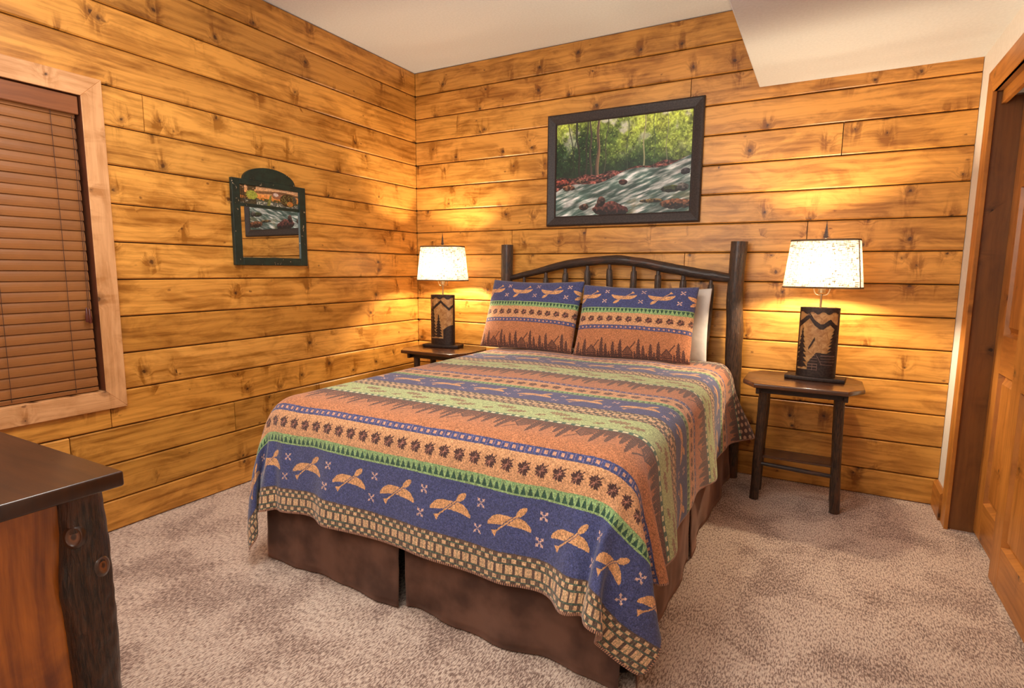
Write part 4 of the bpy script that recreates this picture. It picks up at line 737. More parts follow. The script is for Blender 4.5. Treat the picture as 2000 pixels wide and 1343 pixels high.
def closet_door(name, xf, y0, y1):
    """panel door, front face at x=xf facing -x, recessed raised panels"""
    d = tag(bpy.data.objects.new(name, None), kind='structure'); COL.objects.link(d)
    z0, z1, th = .012, DZ-.045, .034
    ST = .115; cols = [(y0+ST, (y0+y1)/2-.052), ((y0+y1)/2+.052, y1-ST)]
    rows_ = [(.190, .795), (.965, 1.60), (1.70, z1-.11)]
    def bx(n, a, b, c, e, m, x0=xf, x1=xf+th): return box(n, x0, x1, a, b, c, e, m, d, bev=.002)
    bx('stile', y0, y0+ST, z0, z1, M_CLO_Z); bx('stile', y1-ST, y1, z0, z1, M_CLO_Z); bx('stile', cols[0][1], cols[1][0], z0, z1, M_CLO_Z)
    for (a, b) in cols:
        zz = [z0]+[z for r in rows_ for z in r]+[z1]
        for i in range(0, len(zz), 2): bx('rail', a, b, zz[i], zz[i+1], M_CLO_Y)
        for (c, e) in rows_:
            # sticking bevel + raised field
            V = []; F = []
            rings = [(0, .0), (.008, .022), (.016, .022), (.040, .006)]
            for (ins, dep) in rings: V += [(dep, ins, ins), (dep, (b-a)-ins, ins), (dep, (b-a)-ins, (e-c)-ins), (dep, ins, (e-c)-ins)]
            for r in range(3):
                for i in range(4): k = (i+1) % 4; F.append((r*4+i, (r+1)*4+i, (r+1)*4+k, r*4+k))
            F.append((12, 15, 14, 13))
            mesh('panel', V, F, M_CLO_Z, d, loc=(xf+.0005, a, c))
    return d
closet_door('door_1', X_RIGHT+.102, -1.05-.10, DY1)
closet_door('door_2', X_RIGHT+.060, DY0, -.99+.19)
# short baseboard return between the corner and the casing, mitred
def base_return():
    y0, y1 = -.0005, DY1-.018+CW; z = .1475; th = .022
    prof = [(0, 0), (-th, 0), (-th, z-.012), (-.008, z), (0, z)]
    V = [(X_RIGHT+px, y, pz) for y in (y0, y1) for px, pz in prof]; n = 5
    F = [(i, n+i, n+(i+1) % n, (i+1) % n) for i in range(n)]+[tuple(range(n)), tuple(range(n, 2*n))[::-1]]
    o = mesh('baseboard_right', V, F, M_CLO_Y); return tag(o, kind='structure')
base_return()

# ---- window in the left wall
win = tag(bpy.data.objects.new('window_1', None), kind='structure'); COL.objects.link(win)
wc = .085; f0, f1 = 0.0, .020
def wcase(pts, mat): return casing_board('casing_board', pts, win, mat, x0=f0-.001, x1=f1)
wcase([(WY1, WZ0), (WY1+wc, WZ0-wc), (WY1+wc, WZ1+wc), (WY1, WZ1)], M_CASE_Z)
M_CASE_Y = wood('casing_pine_level', *CASE, axis='y', blotch=.9, knots=1.3, kscale=6)
wcase([(WY1, WZ1), (WY1+wc, WZ1+wc), (WY0-wc, WZ1+wc), (WY0, WZ1)], M_CASE_Y)
wcase([(WY1, WZ0), (WY0, WZ0), (WY0-wc, WZ0-wc), (WY1+wc, WZ0-wc)], M_CASE_Y)
wcase([(WY0, WZ0), (WY0, WZ1), (WY0-wc, WZ1+wc), (WY0-wc, WZ0-wc)], M_CASE_Z)
M_RED = wood('window_jamb_wood', (.16, .05, .02, 1), (.08, .022, .010, 1), (.03, .01, .006, 1), axis='zj', knots=.1)
box('jamb_board', -.14, .0165, WY1-.0005, WY1+.006, WZ0, WZ1, M_RED, win); box('jamb_board', -.14, .0165, WY0-.006, WY0+.0005, WZ0, WZ1, M_RED, win)
box('jamb_board', -.14, .0165, WY0, WY1, WZ1-.0005, WZ1+.006, M_RED, win); box('jamb_board', -.14, .0165, WY0, WY1, WZ0-.006, WZ0+.0005, M_CASE_Y, win)
M_SASH = plain('dark_sash', (.10, .06, .04, 1), .5)
for (a, b, c, d) in [(WY0, WY0+.045, WZ0, WZ1), (WY1-.045, WY1, WZ0, WZ1), (WY0, WY1, WZ0, WZ0+.045), (WY0, WY1, WZ1-.045, WZ1), (WY0, WY1, 1.29, 1.33)]:
    box('sash_bar', -.115, -.085, a+.001, b-.001, c+.001, d-.001, M_SASH, win)
M_GLASS = plain('window_glass', (.9, .95, .95, 1), .02, Transmission_Weight=1.0, IOR=1.45)
box('pane', -.103, -.098, WY0+.04, WY1-.04, WZ0+.04, 1.295, M_GLASS, win); box('pane', -.103, -.098, WY0+.04, WY1-.04, 1.325, WZ1-.04, M_GLASS, win)

# ---- wooden blind
M_SLAT = wood('blind_slat_wood', (.30, .115, .032, 1), (.20, .072, .020, 1), (.1, .03, .01, 1), axis='x', knots=0, blotch=.4, rough=.35, grain=1.6, bump=.1)
blind = empty('window_blind', (-.018, (WY0+WY1)/2, WZ0), 'closed reddish-brown wooden slat blind filling the window above the dresser', 'blind')
BW = (WY1-WY0)-.030
def slat_mesh():
    n = 5; V = []; F = []; w2, th = .0505, .0028
    for x in (0, BW):
        for i in range(n+1):
            s = (i/n-.5); V.append((x, s*w2, .0035*(1-4*s*s)))
        for i in range(n, -1, -1):
            s = (i/n-.5); V.append((x, s*w2, .0035*(1-4*s*s)-th))
    m = 2*(n+1)
    F = [(i, (i+1) % m, m+(i+1) % m, m+i) for i in range(m)]+[tuple(range(m))[::-1], tuple(range(m, 2*m))]
    return V, F
V, F = slat_mesh(); NS = 28; pitch = .0432
s0 = None
for i in range(NS):
    if s0 is None: s0 = mesh('slat', V, F, M_SLAT, blind); o = s0
    else: o = s0.copy(); link(o)
    o.parent = blind
    # x of the slat runs along world -y -> +y; tipped almost shut, front edge low
    o.rotation_euler = Matrix.Rotation(PI/2, 3, 'Z').to_euler()
    o.rotation_euler = (Matrix.Rotation(PI/2, 3, 'Z') @ Matrix.Rotation(math.radians(79), 3, 'X')).to_euler()
    k = rng.uniform(-.05, .05)
    o.location = (0, -BW/2, .030+.022+i*pitch+rng.uniform(-.0008, .0008)); o.color = (1+k, 1+k, 1+k, 1)
o = box('bottom_rail', -.012, .010, -BW/2, BW/2, .004, .022, M_SLAT, blind, bev=.002)
M_SLATY = wood('blind_valance_wood', (.26, .088, .030, 1), (.16, .050, .018, 1), (.1, .03, .01, 1), axis='y', knots=0, blotch=.5, rough=.35, grain=1.4, bump=.1)
va = box('valance', .012, .024, -BW/2-.009, BW/2+.009, (WZ1-WZ0)-.080, (WZ1-WZ0)-.004, M_SLATY, blind, bev=.003)
box('headrail', -.034, .008, -BW/2-.010, BW/2+.010, (WZ1-WZ0)-.066, (WZ1-WZ0)-.006, M_SLAT, blind, bev=.002)
M_CORD = plain('brown_ladder_cord', (.06, .022, .012, 1), .8)
yc = blind.location.y
for yy in (-2.408, -2.635, -2.98, -3.21):
    for xx in (.017,): tube('ladder_cord', [(xx, yy-yc, .012), (xx+.002, yy-yc+.001, .6), (xx, yy-yc, (WZ1-WZ0)-.07)], .0012, M_CORD, blind, 5)
tube('lift_cord', [(.020, -2.334-yc, (WZ1-WZ0)-.09), (.021, -2.334-yc, .75), (.022, -2.336-yc, 1.056-WZ0)], .0012, M_CORD, blind, 5)
tube('lift_cord', [(.022, -2.326-yc, (WZ1-WZ0)-.09), (.024, -2.329-yc, .75), (.026, -2.332-yc, 1.050-WZ0)], .0012, M_CORD, blind, 5)
M_TAS = plain('cherry_tassel', (.09, .015, .010, 1), .2, Coat_Weight=.6)
for k, (yy, zz) in enumerate([(-2.345, 1.056), (-2.334, 1.050)]):
    revolve('tassel', [(.002, 0), (.004, -.006), (.0065, -.03), (.008, -.052), (.0065, -.064), (.002, -.066)], M_TAS, blind, 12, loc=(.027, yy-yc, zz-WZ0))

# ================================================================== THE BED
bed = empty('log_bed', (1.635, -1.10, 0), 'dark peeled-log headboard bed standing against the plank wall', 'bed')
def B(x, y, z): return (x-1.635, y+1.10, z)
log('headboard_post', [B(2.428, -.078, 0), B(2.425, -.078, .25), B(2.412, -.082, .7), B(2.402, -.082, 1.1), B(2.408, -.082, 1.408)], [.042, .042, .045, .044, .045], M_BARK, bed, 3, 24, 60, .045, knots=[(.62, 3.4, .05, .14), (.72, .5, .05, .08), (.86, 4.4, .03, .06), (.5, 3.0, .04, .1)])
log('headboard_post', [B(.862, -.082, 0), B(.868, -.082, .5), B(.864, -.082, 1.0), B(.866, -.082, 1.411)], [.043, .042, .042, .041], M_BARK, bed, 7, 24, 50, .02)
log('top_rail', [B(.895, -.085, 1.178), B(1.10, -.088, 1.222), B(1.32, -.09, 1.272), B(1.62, -.09, 1.302), B(1.82, -.09, 1.288), B(2.05, -.09, 1.246), B(2.25, -.088, 1.212), B(2.385, -.085, 1.196)], [.018, .024, .028, .030, .031, .032, .033, .026], M_BARKX, bed, 12, 20, 70, .06, knots=[(.2, 1.0, .03, .15), (.42, 2.2, .03, .12), (.9, 1, .03, .1)])
log('bottom_rail', [B(.89, -.085, .48), B(1.63, -.09, .46), B(2.39, -.085, .48)], [.026, .032, .026], M_BARKX, bed, 22, 14, 24, .04)
for i, (xt, zt) in enumerate([(1.009, 1.195), (1.176, 1.232), (1.321, 1.262), (1.479, 1.282), (1.631, 1.290), (1.791, 1.280), (1.947, 1.258), (2.100, 1.228), (2.262, 1.205)]):
    xb = xt+.012*math.sin(i*2.3)-(.030 if i == 8 else 0); bow = .006*math.sin(i*1.7+1)
    log('spindle', [B(xb, -.09, .46), B(xb, -.088, .52), B((xt+xb)/2+bow, -.088, .85), B(xt, -.09, zt-.085), B(xt, -.09, zt-.045), B(xt, -.09, zt)], [.012, .022, .0225, .021, .013, .011], M_BARK, bed, 30+i, 14, 30, .07)
for (xx, yy) in [(.90, -2.02), (2.37, -2.02)]:
    log('footboard_post', [B(xx, yy, 0), B(xx, yy, .30)], [.035, .033], M_BARK, bed, int(xx*10), 12, 6, .04)
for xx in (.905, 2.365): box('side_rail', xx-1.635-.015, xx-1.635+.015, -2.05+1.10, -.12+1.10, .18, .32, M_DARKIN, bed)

boxs = from_bm('box_spring', box_bm(.868, 2.402, -2.085, -.13, .30, .44, .02, 2), M_DARKIN); tag(boxs, 'box spring, coloured dark for the shade, under the mattress hidden by the bed skirt', 'box spring')
mat_o = from_bm('mattress', box_bm(.872, 2.398, -2.095, -.135, .442, .684, .065, 5), M_WHITE, smooth=True); tag(mat_o, 'thick queen mattress lying under the woven blanket', 'mattress')

# ---- bed skirt: panels that hang to the carpet, pleat gaps between them
skirt = empty('bed_skirt', (1.635, -2.11, 0), 'chocolate brown suede bed skirt hanging below the blanket', 'bed skirt')
def skirt_panel(P0, P1, out, z1=.47, seed=0, flareL=0, flareR=0, amp=.012, n=60, m=16, bow=0.0):
    """hanging panel from P0 to P1 (x,y); out = outward unit; folds grow downwards"""
    V = []; F = []
    for j in range(m+1):
        z = z1*(1-j/m)+.006*(j/m); h = j/m
        for i in range(n+1):
            u = i/n; x = P0[0]*(1-u)+P1[0]*u; y = P0[1]*(1-u)+P1[1]*u
            d = amp*h*(math.sin(u*9+seed)+.6*math.sin(u*21+seed*2+h*1.5))+.010*h+bow*math.sin(PI*u)*h**1.5
            d += flareL*h*h*math.exp(-u*9)+flareR*h*h*math.exp(-(1-u)*9)
            d += .004*mn.noise(Vector((u*14+seed, h*6, 0)))
            V.append((x+out[0]*d-1.635, y+out[1]*d+2.11, z))
    for j in range(m):
        for i in range(n): a = j*(n+1)+i; F.append((a, a+1, a+n+2, a+n+1))
    o = mesh('skirt_panel', V, F, M_SUEDE, skirt, smooth=True)
    s = o.modifiers.new('thick', 'SOLIDIFY'); s.thickness = .004; s.offset = -1
    return o
skirt_panel((.84, -2.098), (1.566, -2.112), (0, -1), seed=.4, flareL=.0, flareR=.012, amp=.008, bow=-.0)
skirt_panel((1.586, -2.105), (2.405, -2.112), (0, -1), seed=3.9, flareL=.0, flareR=.03, amp=.013)
skirt_panel((2.412, -2.10), (2.412, -1.25), (1, 0), seed=1.4, flareL=.02, amp=.006)
skirt_panel((2.410, -1.235), (2.408, -.135), (1, 0), seed=2.2, amp=.010, flareR=.02)
skirt_panel((.848, -.14), (.845, -2.09), (-1, 0), seed=5.2, amp=.006)
bt = revolve('button', [(.002, .004), (.009, .003), (.011, 0), (.009, -.003), (.002, -.004)], M_SUEDE, skirt, 12, loc=(1.513-1.635, -2.128+2.11, .10)); bt.rotation_euler = (PI/2, 0, 0)

# ---- blanket: a draped cloth, baked positions of a hanging sheet
def blanket():
    a = np.cumsum(np.array(CLOTH_STEPS, float), axis=1).transpose(1, 2, 0)*.001
    NY, NX = a.shape[:2]
    X, Y, Z = a[..., 0].copy(), a[..., 1].copy(), a[..., 2].copy()
    S_ = np.linspace(0, 1, NY)[:, None]+0*X; T_ = np.linspace(0, 1, NX)[None, :]+0*X
    g = lambda x, c, s: np.exp(-((x-c)/s)**2)
    saw = lambda x, c, up, dn: np.where(x < c, np.exp((x-c)/up), np.exp(-(x-c)/dn))
    # folds in the drop over the foot, deepening to the hem
    h = np.clip((.66-Z)/.40, 0, 1.1)*(Y < -2.07)*np.clip((S_-.82)/.05, 0, 1)
    out = .014+.040*saw(X, 1.235, .020, .16)+.016*g(X, 1.07, .05)+.020*g(X, 1.72, .11)+.026*saw(X, 2.00, .03, .07)+.075*saw(X, 2.235, .025, .12)
    Y -= out*h**1.3*np.clip((2.47-X)/.12, 0, 1); Z += .012*g(X, 1.12, .10)*h-.018*g(X, 1.95, .2)*h
    # the side drop swings clear of the mattress by the headboard
    hs = np.clip((.66-Z)/.36, 0, 1.1)*(X > 2.36)
    X += hs**1.4*(.085*np.exp(-np.clip(-Y-.10, 0, 9)/.16)+.016*np.sin(-Y*7.5+.6)+.012*np.sin(-Y*15)+.012)*(Y > -2.0)
    Z -= .010*np.sin(-Y*9)*hs
    a = np.stack([X, Y, Z], -1)
    V = a.reshape(-1, 3); F = [(j*NX+i, (j+1)*NX+i, (j+1)*NX+i+1, j*NX+i+1) for j in range(NY-1) for i in range(NX-1)]
    o = mesh('wool_blanket', V, F, M_BLANKET, smooth=True)
    uv = o.data.uv_layers.new(name='UVMap')
    for l in o.data.loops:
        k = l.vertex_index; uv.data[l.index].uv = ((k % NX)/(NX-1), 1-(k//NX)/(NY-1))
    s = o.modifiers.new('thick', 'SOLIDIFY'); s.thickness = .005; s.offset = 1
    m = o.modifiers.new('smooth', 'SUBSURF'); m.levels = 2; m.render_levels = 3
    return tag(o, 'woven lodge blanket with canoe, leaf and pine bands draped over the bed', 'blanket')
blanket()

# ---- pillows
def pillow(name, w_, h_, t_, mat, flange=0.0, uvm=True, sag=.02, seed=0, nx=36, ny=28):
    V = []; F = []; side = []
    for s in (1, -1):
        base_i = len(V)
        for j in range(ny+1):
            for i in range(nx+1):
                u = i/nx*2-1; v = j/ny*2-1
                e = max(0, (1-abs(u)**3.0))*max(0, (1-abs(v)**3.0))
                th = t_/2*e**.55
                # edges draw in between the corners
                x = u*w_/2*(1-.030*(1-v*v)); z = v*h_/2*(1-.085*(1-u*u)*(1 if v > 0 else .5))
                k = .006*mn.noise(Vector((x*9+seed, z*9, s*3.0)))+.004*mn.noise(Vector((x*25, z*25+seed, s)))
                V.append((x, -s*(th+k*e), z))
        for j in range(ny):
            for i in range(nx):
                a = base_i+j*(nx+1)+i; q = (a, a+1, a+nx+2, a+nx+1); F.append(q if s == 1 else q[::-1])
    bm = bmesh.new(); vs = [bm.verts.new(v) for v in V]
    uvl = bm.loops.layers.uv.new('UVMap')
    for f in F:
        fc = bm.faces.new([vs[i] for i in f])
        for l, i in zip(fc.loops, f):
            k = i % ((nx+1)*(ny+1)); l[uvl].uv = ((k % (nx+1))/nx, (k//(nx+1))/ny)
    bmesh.ops.remove_doubles(bm, verts=bm.verts, dist=.0004)
    me = bpy.data.meshes.new(name); bm.to_mesh(me); bm.free(); me.materials.append(mat)
    me.polygons.foreach_set('use_smooth', [True]*len(me.polygons))
    o = bpy.data.objects.new(name, me); COL.objects.link(o)
    m = o.modifiers.new('smooth', 'SUBSURF'); m.levels = 1; m.render_levels = 1
    return o
p1 = pillow('bed_pillow', .70, .50, .15, M_SHAM, seed=1); p1.location = (1.165, -.290, .942); p1.rotation_euler = (math.radians(-22), math.radians(0), math.radians(-2))
tag(p1, 'lodge-pattern pillow at left, its corner overlapping the other pillow', 'pillow', 'lodge-pattern pillows')
p2 = pillow('bed_pillow', .72, .48, .15, M_SHAM, seed=8); p2.location = (1.872, -.318, .930); p2.rotation_euler = (math.radians(-22), math.radians(0), math.radians(1))
tag(p2, 'lodge-pattern pillow on the right half, a white one behind it', 'pillow', 'lodge-pattern pillows')
p3 = pillow('bed_pillow', .68, .46, .07, M_WHITE, seed=4); p3.location = (1.945, -.160, .915); p3.rotation_euler = (math.radians(-9), 0, 0)
tag(p3, 'plain white pillow showing past the right patterned pillow', 'pillow')

# ================================================================== NIGHTSTANDS AND LAMPS
def nightstand():
    r = empty('nightstand', (2.787, -.285, 0), 'dark octagonal log-leg nightstand right of the bed', 'nightstand')
    w2, d2, c, e = .280, .232, .065, .11
    o = [(-w2+c, -d2), (w2-c-.01, -d2-.0), (w2, -d2+e), (w2, d2-e), (w2-c, d2-.002), (-w2+c, d2-.002), (-w2, d2-e), (-w2, -d2+e)]
    prism('table_top', o, .641, .665, M_TABLE, r, .006, 3)
    for s in (-1, 1): box('apron', -.205, .205, s*.125-.010, s*.125+.010, .600, .6405, M_BARKX, r, bev=.002)
    for s in (-1, 1): box('apron', s*.20-.01, s*.20+.01, -.17, .17, .600, .6405, M_BARKX, r, bev=.002)
    k = 0
    for sx in (-1, 1):
        for sy in (-1, 1):
            k += 1
            log('leg', [(sx*.193, sy*.078-.012, 0), (sx*.184, sy*.09, .30), (sx*.176, sy*.10, .62)], [.0235, .0225, .023], M_BARK, r, 40+k, 16, 30, .05, knots=[(.65, sx*1.2, .03, .12)])
    box('shelf', -.19, .19, -.075, .075, .232, .246, M_TABLE, r, bev=.002)
    for sy in (-1, 1): log('stretcher', [(-.18, sy*.090, .205), (0, sy*.090, .198), (.18, sy*.090, .192)], [.011, .013, .011], M_BARKX, r, 50+sy, 10, 12, .04)
    return r
ns = nightstand()
ns2 = copy_tree(ns); ns2.location = (.462, -.285, 0); ns2['label'] = 'dark octagonal nightstand in the left corner, mostly hidden by the bed'
ns['group'] = ns2['group'] = 'nightstands beside the bed'

# --- lamp
def burlap():
    t = NT('lit_burlap_shade'); X, Y, Z = t.sep(t.coord('Object'))
    ang = t.math('MULTIPLY', t.math('ADD', X, Y), 1.0)
    a = t.noise(t.comb(t.math('MULTIPLY', X, 30), t.math('MULTIPLY', Y, 30), t.math('MULTIPLY', Z, 420)), 1, 3, .6)
    b = t.noise(t.comb(t.math('MULTIPLY', X, 420), t.math('MULTIPLY', Y, 420), t.math('MULTIPLY', Z, 26)), 1, 3, .6)
    c = t.noise(t.comb(t.math('MULTIPLY', X, 60), t.math('MULTIPLY', Y, 60), t.math('MULTIPLY', Z, 60)), 1, 2)
    th = t.math('ADD', t.mapr(a, .47, .66), t.mapr(b, .47, .66)); th = t.math('MULTIPLY', th, t.mapr(c, .3, .6, .5, 1.1), clamp=True)
    col = t.mix(th, (.25, .215, .175, 1), (.018, .012, .008, 1))
    tr = t.n.new('ShaderNodeBsdfTranslucent'); df = t.n.new('ShaderNodeBsdfDiffuse'); mx = t.n.new('ShaderNodeMixShader'); mx.inputs[0].default_value = .42
    t.l.new(col, tr.inputs[0]); t.l.new(col, df.inputs[0]); t.l.new(df.outputs[0], mx.inputs[1]); t.l.new(tr.outputs[0], mx.inputs[2]); t.l.new(mx.outputs[0], t.out.inputs[0])
    return t.m
M_BURLAP = burlap()
M_TRIM = speckled('shade_trim_tape', (.12, .07, .035, 1), (.18, .11, .06, 1), 300, .8)
def mica():
    t = NT('amber_mica_sheet'); n = t.noise(t.coord('Object'), 38, 4, .6, 1.2); n2 = t.noise(t.coord('Object'), 9, 2)
    col = t.mix(t.mapr(n, .32, .7), (.60, .34, .13, 1), (.33, .135, .035, 1)); col = t.mix(t.mapr(n2, .45, .7, 0, .5), col, (.50, .24, .08, 1))
    return t.base(col, .35, t.bump(n, .2, .002))
M_MICA = mica()
def bulbm():
    t = NT('bulb_glow'); e = t.n.new('ShaderNodeEmission'); e.inputs[0].default_value = (1.0, .80, .54, 1); e.inputs[1].default_value = BULB
    t.l.new(e.outputs[0], t.out.inputs[0]); return t.m
M_BULB = bulbm()
def superell(a, b, n, th):
    c, s = math.cos(th), math.sin(th)
    return a*math.copysign(abs(c)**(2/n), c), b*math.copysign(abs(s)**(2/n), s)
def tree_mask(U, V, cx_, y0, h, wd, k=9):
    t = (V-y0)/h; dx = np.abs(U-cx_); w_ = wd*np.clip(1-t, 0, 1)**.85*(.40+.75*(1-((t*k) % 1)))
    return (t > -.02) & (t < 1) & ((dx < w_) | (dx < .0045))
def sil_right(U, V):
    """cutout drawing of the lamp by the right wall: U 0..1 across the front, V 0..1 up"""
    m = V > .925+.018*np.sin(U*23)*(U > 0)
    ridge = np.interp(U, [0, .08, .28, .42, .57, .63, .80, .92, 1], [.76, .80, .90, .80, .745, .745, .82, .75, .72])
    m |= (V < ridge+.02) & (V > ridge-.055)
    m |= tree_mask(U, V, .12, .14, .56, .15, 8)
    m |= tree_mask(U, V, .93, .34, .42, .16, 8)
    m |= (V < .10)
    cab = (U > .32) & (V < .33) | ((V >= .33) & (V < np.interp(U, [.3, .50, .9, 1], [.20, .345, .345, .30])))
    roofl = np.interp(U, [.30, .50, .51, .96, 1], [.20, .35, .352, .345, .33])
    m |= (U > .30) & (V < roofl) & ~((U < .33) & (V > .26))
    m |= (U > .80) & (U < .86) & (V < .37)
    m |= (np.abs((V-.47)-(U-.36)*1.0) < .022) & (U > .30) & (U < .44)
    return m
def lines_right(U, V):
    l = (U > .30) & (U < .55) & (V < .33-np.abs(U-.46)*.75) & (np.abs((V*24) % 1-.5) < .13) & (V > .10)
    l |= (U > .62) & (U < .95) & (V > .20) & (V < .32) & (np.abs((V*24) % 1-.5) < .13)
    l |= (np.abs(V-(.335-(U-.5)*.95)) < .007) & (U > .5) & (U < .66)
    l |= (np.abs(V-.185) < .005) & (U > .62) & (U < .92)
    l |= ((np.abs(U-.43) < .008) | (np.abs(U-.55) < .008)) & (V > .09) & (V < .185) | (np.abs(V-.185) < .005) & (U > .43) & (U < .55)
    l |= (np.abs(V-(.905-np.abs(U-.26)*.6)) < .007) & (np.abs(U-.26) < .04)
    return l
def sil_left(U, V):
    m = V > .93+.02*np.sin(U*19+2)
    ridge = np.interp(U, [0, .10, .52, .86, 1], [.66, .70, .875, .72, .80])
    m |= (V < ridge+.022) & (V > ridge-.032)
    m |= tree_mask(U, V, .15, .16, .72, .17, 10)
    m |= tree_mask(U, V, .42, .16, .46, .16, 8)
    m |= (V < .13) | ((U > .62) & (V < .30+.10*np.sin((U-.62)*4.2)))
    return m
def panel_mesh(name, silh, lines, a, b, n, z0, z1, parent):
    """thin cut sheet wrapped round the front of the oval body"""
    NU, NV = 92, 150; t0, t1 = -PI, 0.0
    us = np.linspace(0, 1, NU+1); pts = []
    for u in us: pts.append(superell(a, b, n, -PI+u*PI))
    # even spacing along the outline
    fine = [superell(a, b, n, -PI+k/400*PI) for k in range(401)]; L = [0]
    for k in range(400): L.append(L[-1]+math.dist(fine[k], fine[k+1]))
    pts = []
    for u in us:
        s = u*L[-1]; k = min(max(np.searchsorted(L, s)-1, 0), 399); f = (s-L[k])/max(L[k+1]-L[k], 1e-9)
        pts.append((fine[k][0]*(1-f)+fine[k+1][0]*f, fine[k][1]*(1-f)+fine[k+1][1]*f))
    xs = np.array([p[0] for p in pts]); proj = (xs+a)/(2*a)                 # the drawing reads across the front
    cu_ = (proj[:-1]+proj[1:])/2; cv = (np.arange(NV)+.5)/NV
    U, V_ = np.meshgrid(cu_, cv); mk = silh(U, V_); ln = lines(U, V_) if lines else np.zeros_like(mk)
    edge = (U < .022) | (U > .978) | (V_ < .02); mk = mk | edge
    idx = {}; V = []; F = []; mi = []
    def vid(i, j):
        if (i, j) not in idx: idx[(i, j)] = len(V); V.append((pts[i][0], pts[i][1], z0+(z1-z0)*j/NV))
        return idx[(i, j)]
    for j in range(NV):
        for i in range(NU):
            if mk[j, i]: F.append((vid(i, j), vid(i+1, j), vid(i+1, j+1), vid(i, j+1))); mi.append(1 if ln[j, i] else 0)
    o = mesh(name, V, F, [M_METAL, M_COPPER], parent, mi=mi)
    s = o.modifiers.new('t', 'SOLIDIFY'); s.thickness = .0022; s.offset = 1
    return o
def make_lamp(name, loc, rotz, label, silh, lines):
    r = empty(name, loc, label, 'lamp', 'table lamps on the nightstands', rotz=rotz)
    # boat-shaped base plate
    o = []
    for k in range(24):
        u = k/23; o.append((-.142+.284*u, -.058-.012*math.sin(PI*u)))
    for k in range(24):
        u = 1-k/23; o.append((-.142+.284*u, .052+.010*math.sin(PI*u)))
    prism('base_plate', o, 0, .020, M_METAL, r, .003, 2)
    a, b, n = .092, .046, 2.4; z0, z1 = .020, .385
    V = []; N = 48
    for z in (z0, z1-.012):
        for i in range(N): x, y = superell(a-.0015, b-.0015, n, 2*PI*i/N); V.append((x, y, z))
    F = [(i, (i+1) % N, N+(i+1) % N, N+i) for i in range(N)]+[tuple(range(N, 2*N))]
    autosmooth(mesh('mica_body', V, F, M_MICA, r), .8)
    panel_mesh('metal_silhouette', silh, lines, a, b, n, z0, z1, r)
    # rear sheet
    V = []; K = 24
    for z in (z0, z1):
        for i in range(K+1): x, y = superell(a, b, n, PI*i/K); V.append((x, y, z))
    mesh('rear_sheet', V, [(i, i+1, K+2+i, K+1+i) for i in range(K)], M_METAL, r, smooth=True)
    revolve('stem', [(.005, .36), (.005, .448), (.009, .449), (.009, .456)], M_BRASS, r, 12)
    revolve('socket', [(.010, .456), (.018, .462), (.018, .545), (.014, .548)], M_BRASS, r, 16)
    # harp: two wires rising from a saddle to the finial
    for s in (-1, 1):
        tube('harp', [(s*.006, 0, .450), (s*.026, 0, .454), (s*.036, 0, .474), (s*.040, 0, .50), (s*.050, 0, .60), (s*.044, 0, .69), (0, 0, .745)], .0028, M_BRASS, r, 6)
    bm = bmesh.new(); bmesh.ops.create_icosphere(bm, subdivisions=2, radius=.028)
    for v in bm.verts: v.co.z = v.co.z*1.15+.592-(.012 if v.co.z < 0 else 0)
    from_bm('bulb', bm, M_BULB, r, smooth=True)
    # shade: soft-cornered oblong, open above and below
    A0, B0, A1, B1, ns_, zs0, zs1 = .186, .118, .160, .096, 3.2, .490, .735
    V = []; F = []; N = 64; R_ = 8
    for j in range(R_+1):
        f = j/R_
        for i in range(N): x, y = superell(A0+(A1-A0)*f, B0+(B1-B0)*f, ns_, 2*PI*i/N); V.append((x, y, zs0+(zs1-zs0)*f))
    for j in range(R_):
        for i in range(N): F.append((j*N+i, j*N+(i+1) % N, (j+1)*N+(i+1) % N, (j+1)*N+i))
    sh = autosmooth(mesh('lamp_shade', V, F, M_BURLAP, r), .9)
    for (f0_, f1_, nm) in [(-.012, .022, 'shade_trim'), (.972, 1.010, 'shade_trim')]:
        V = []; F = []
        for (f, d) in [(f0_, .0015), (f1_, .0015), (f1_, -.0012), (f0_, -.0012)]:
            for i in range(N): x, y = superell(A0+(A1-A0)*f+d, B0+(B1-B0)*f+d, ns_, 2*PI*i/N); V.append((x, y, zs0+(zs1-zs0)*f))
        for j in range(4):
            for i in range(N): F.append((j*N+i, j*N+(i+1) % N, ((j+1) % 4)*N+(i+1) % N, ((j+1) % 4)*N+i))
        mesh(nm, V, F, M_TRIM, sh, smooth=True)
    # seam strip
    V = []
    th0 = SEAM
    for f in (0, .5, 1):
        for dt in (-.035, .035):
            x, y = superell(A0+(A1-A0)*f+.002, B0+(B1-B0)*f+.002, ns_, th0+dt); V.append((x, y, zs0+(zs1-zs0)*f))
    sm = mesh('shade_seam', V, [(0, 1, 3, 2), (2, 3, 5, 4)], M_TRIM, sh)
    sm.modifiers.new('t', 'SOLIDIFY').thickness = .0012
    # spider across the shade's top
    for s in (-1, 1): tube('spider_wire', [(0, 0, .742), (s*.08, 0, .738), (s*(A1-.002), 0, .733)], .0018, M_BRASS, r, 6)
    # pine-tree finial, cut from plate
    bm = bmesh.new(); pr = [(.0025, 0)]
    for k in range(8):
        z = .010+k*.0085; wd = .013*(1-k/8.6); pr += [(wd, z), (wd*.45, z+.0070)]
    pr += [(.001, .088)]
    out = pr+[(-x, z) for x, z in reversed(pr)]
    vs = [bm.verts.new((x, -.001, z+.744)) for x, z in out]; f = bm.faces.new(vs)
    g = bmesh.ops.extrude_face_region(bm, geom=[f]); bmesh.ops.translate(bm, verts=[v for v in g['geom'] if isinstance(v, bmesh.types.BMVert)], vec=(0, .003, 0))
    from_bm('finial', bm, M_METAL, r)
    return r
SEAM = -.42
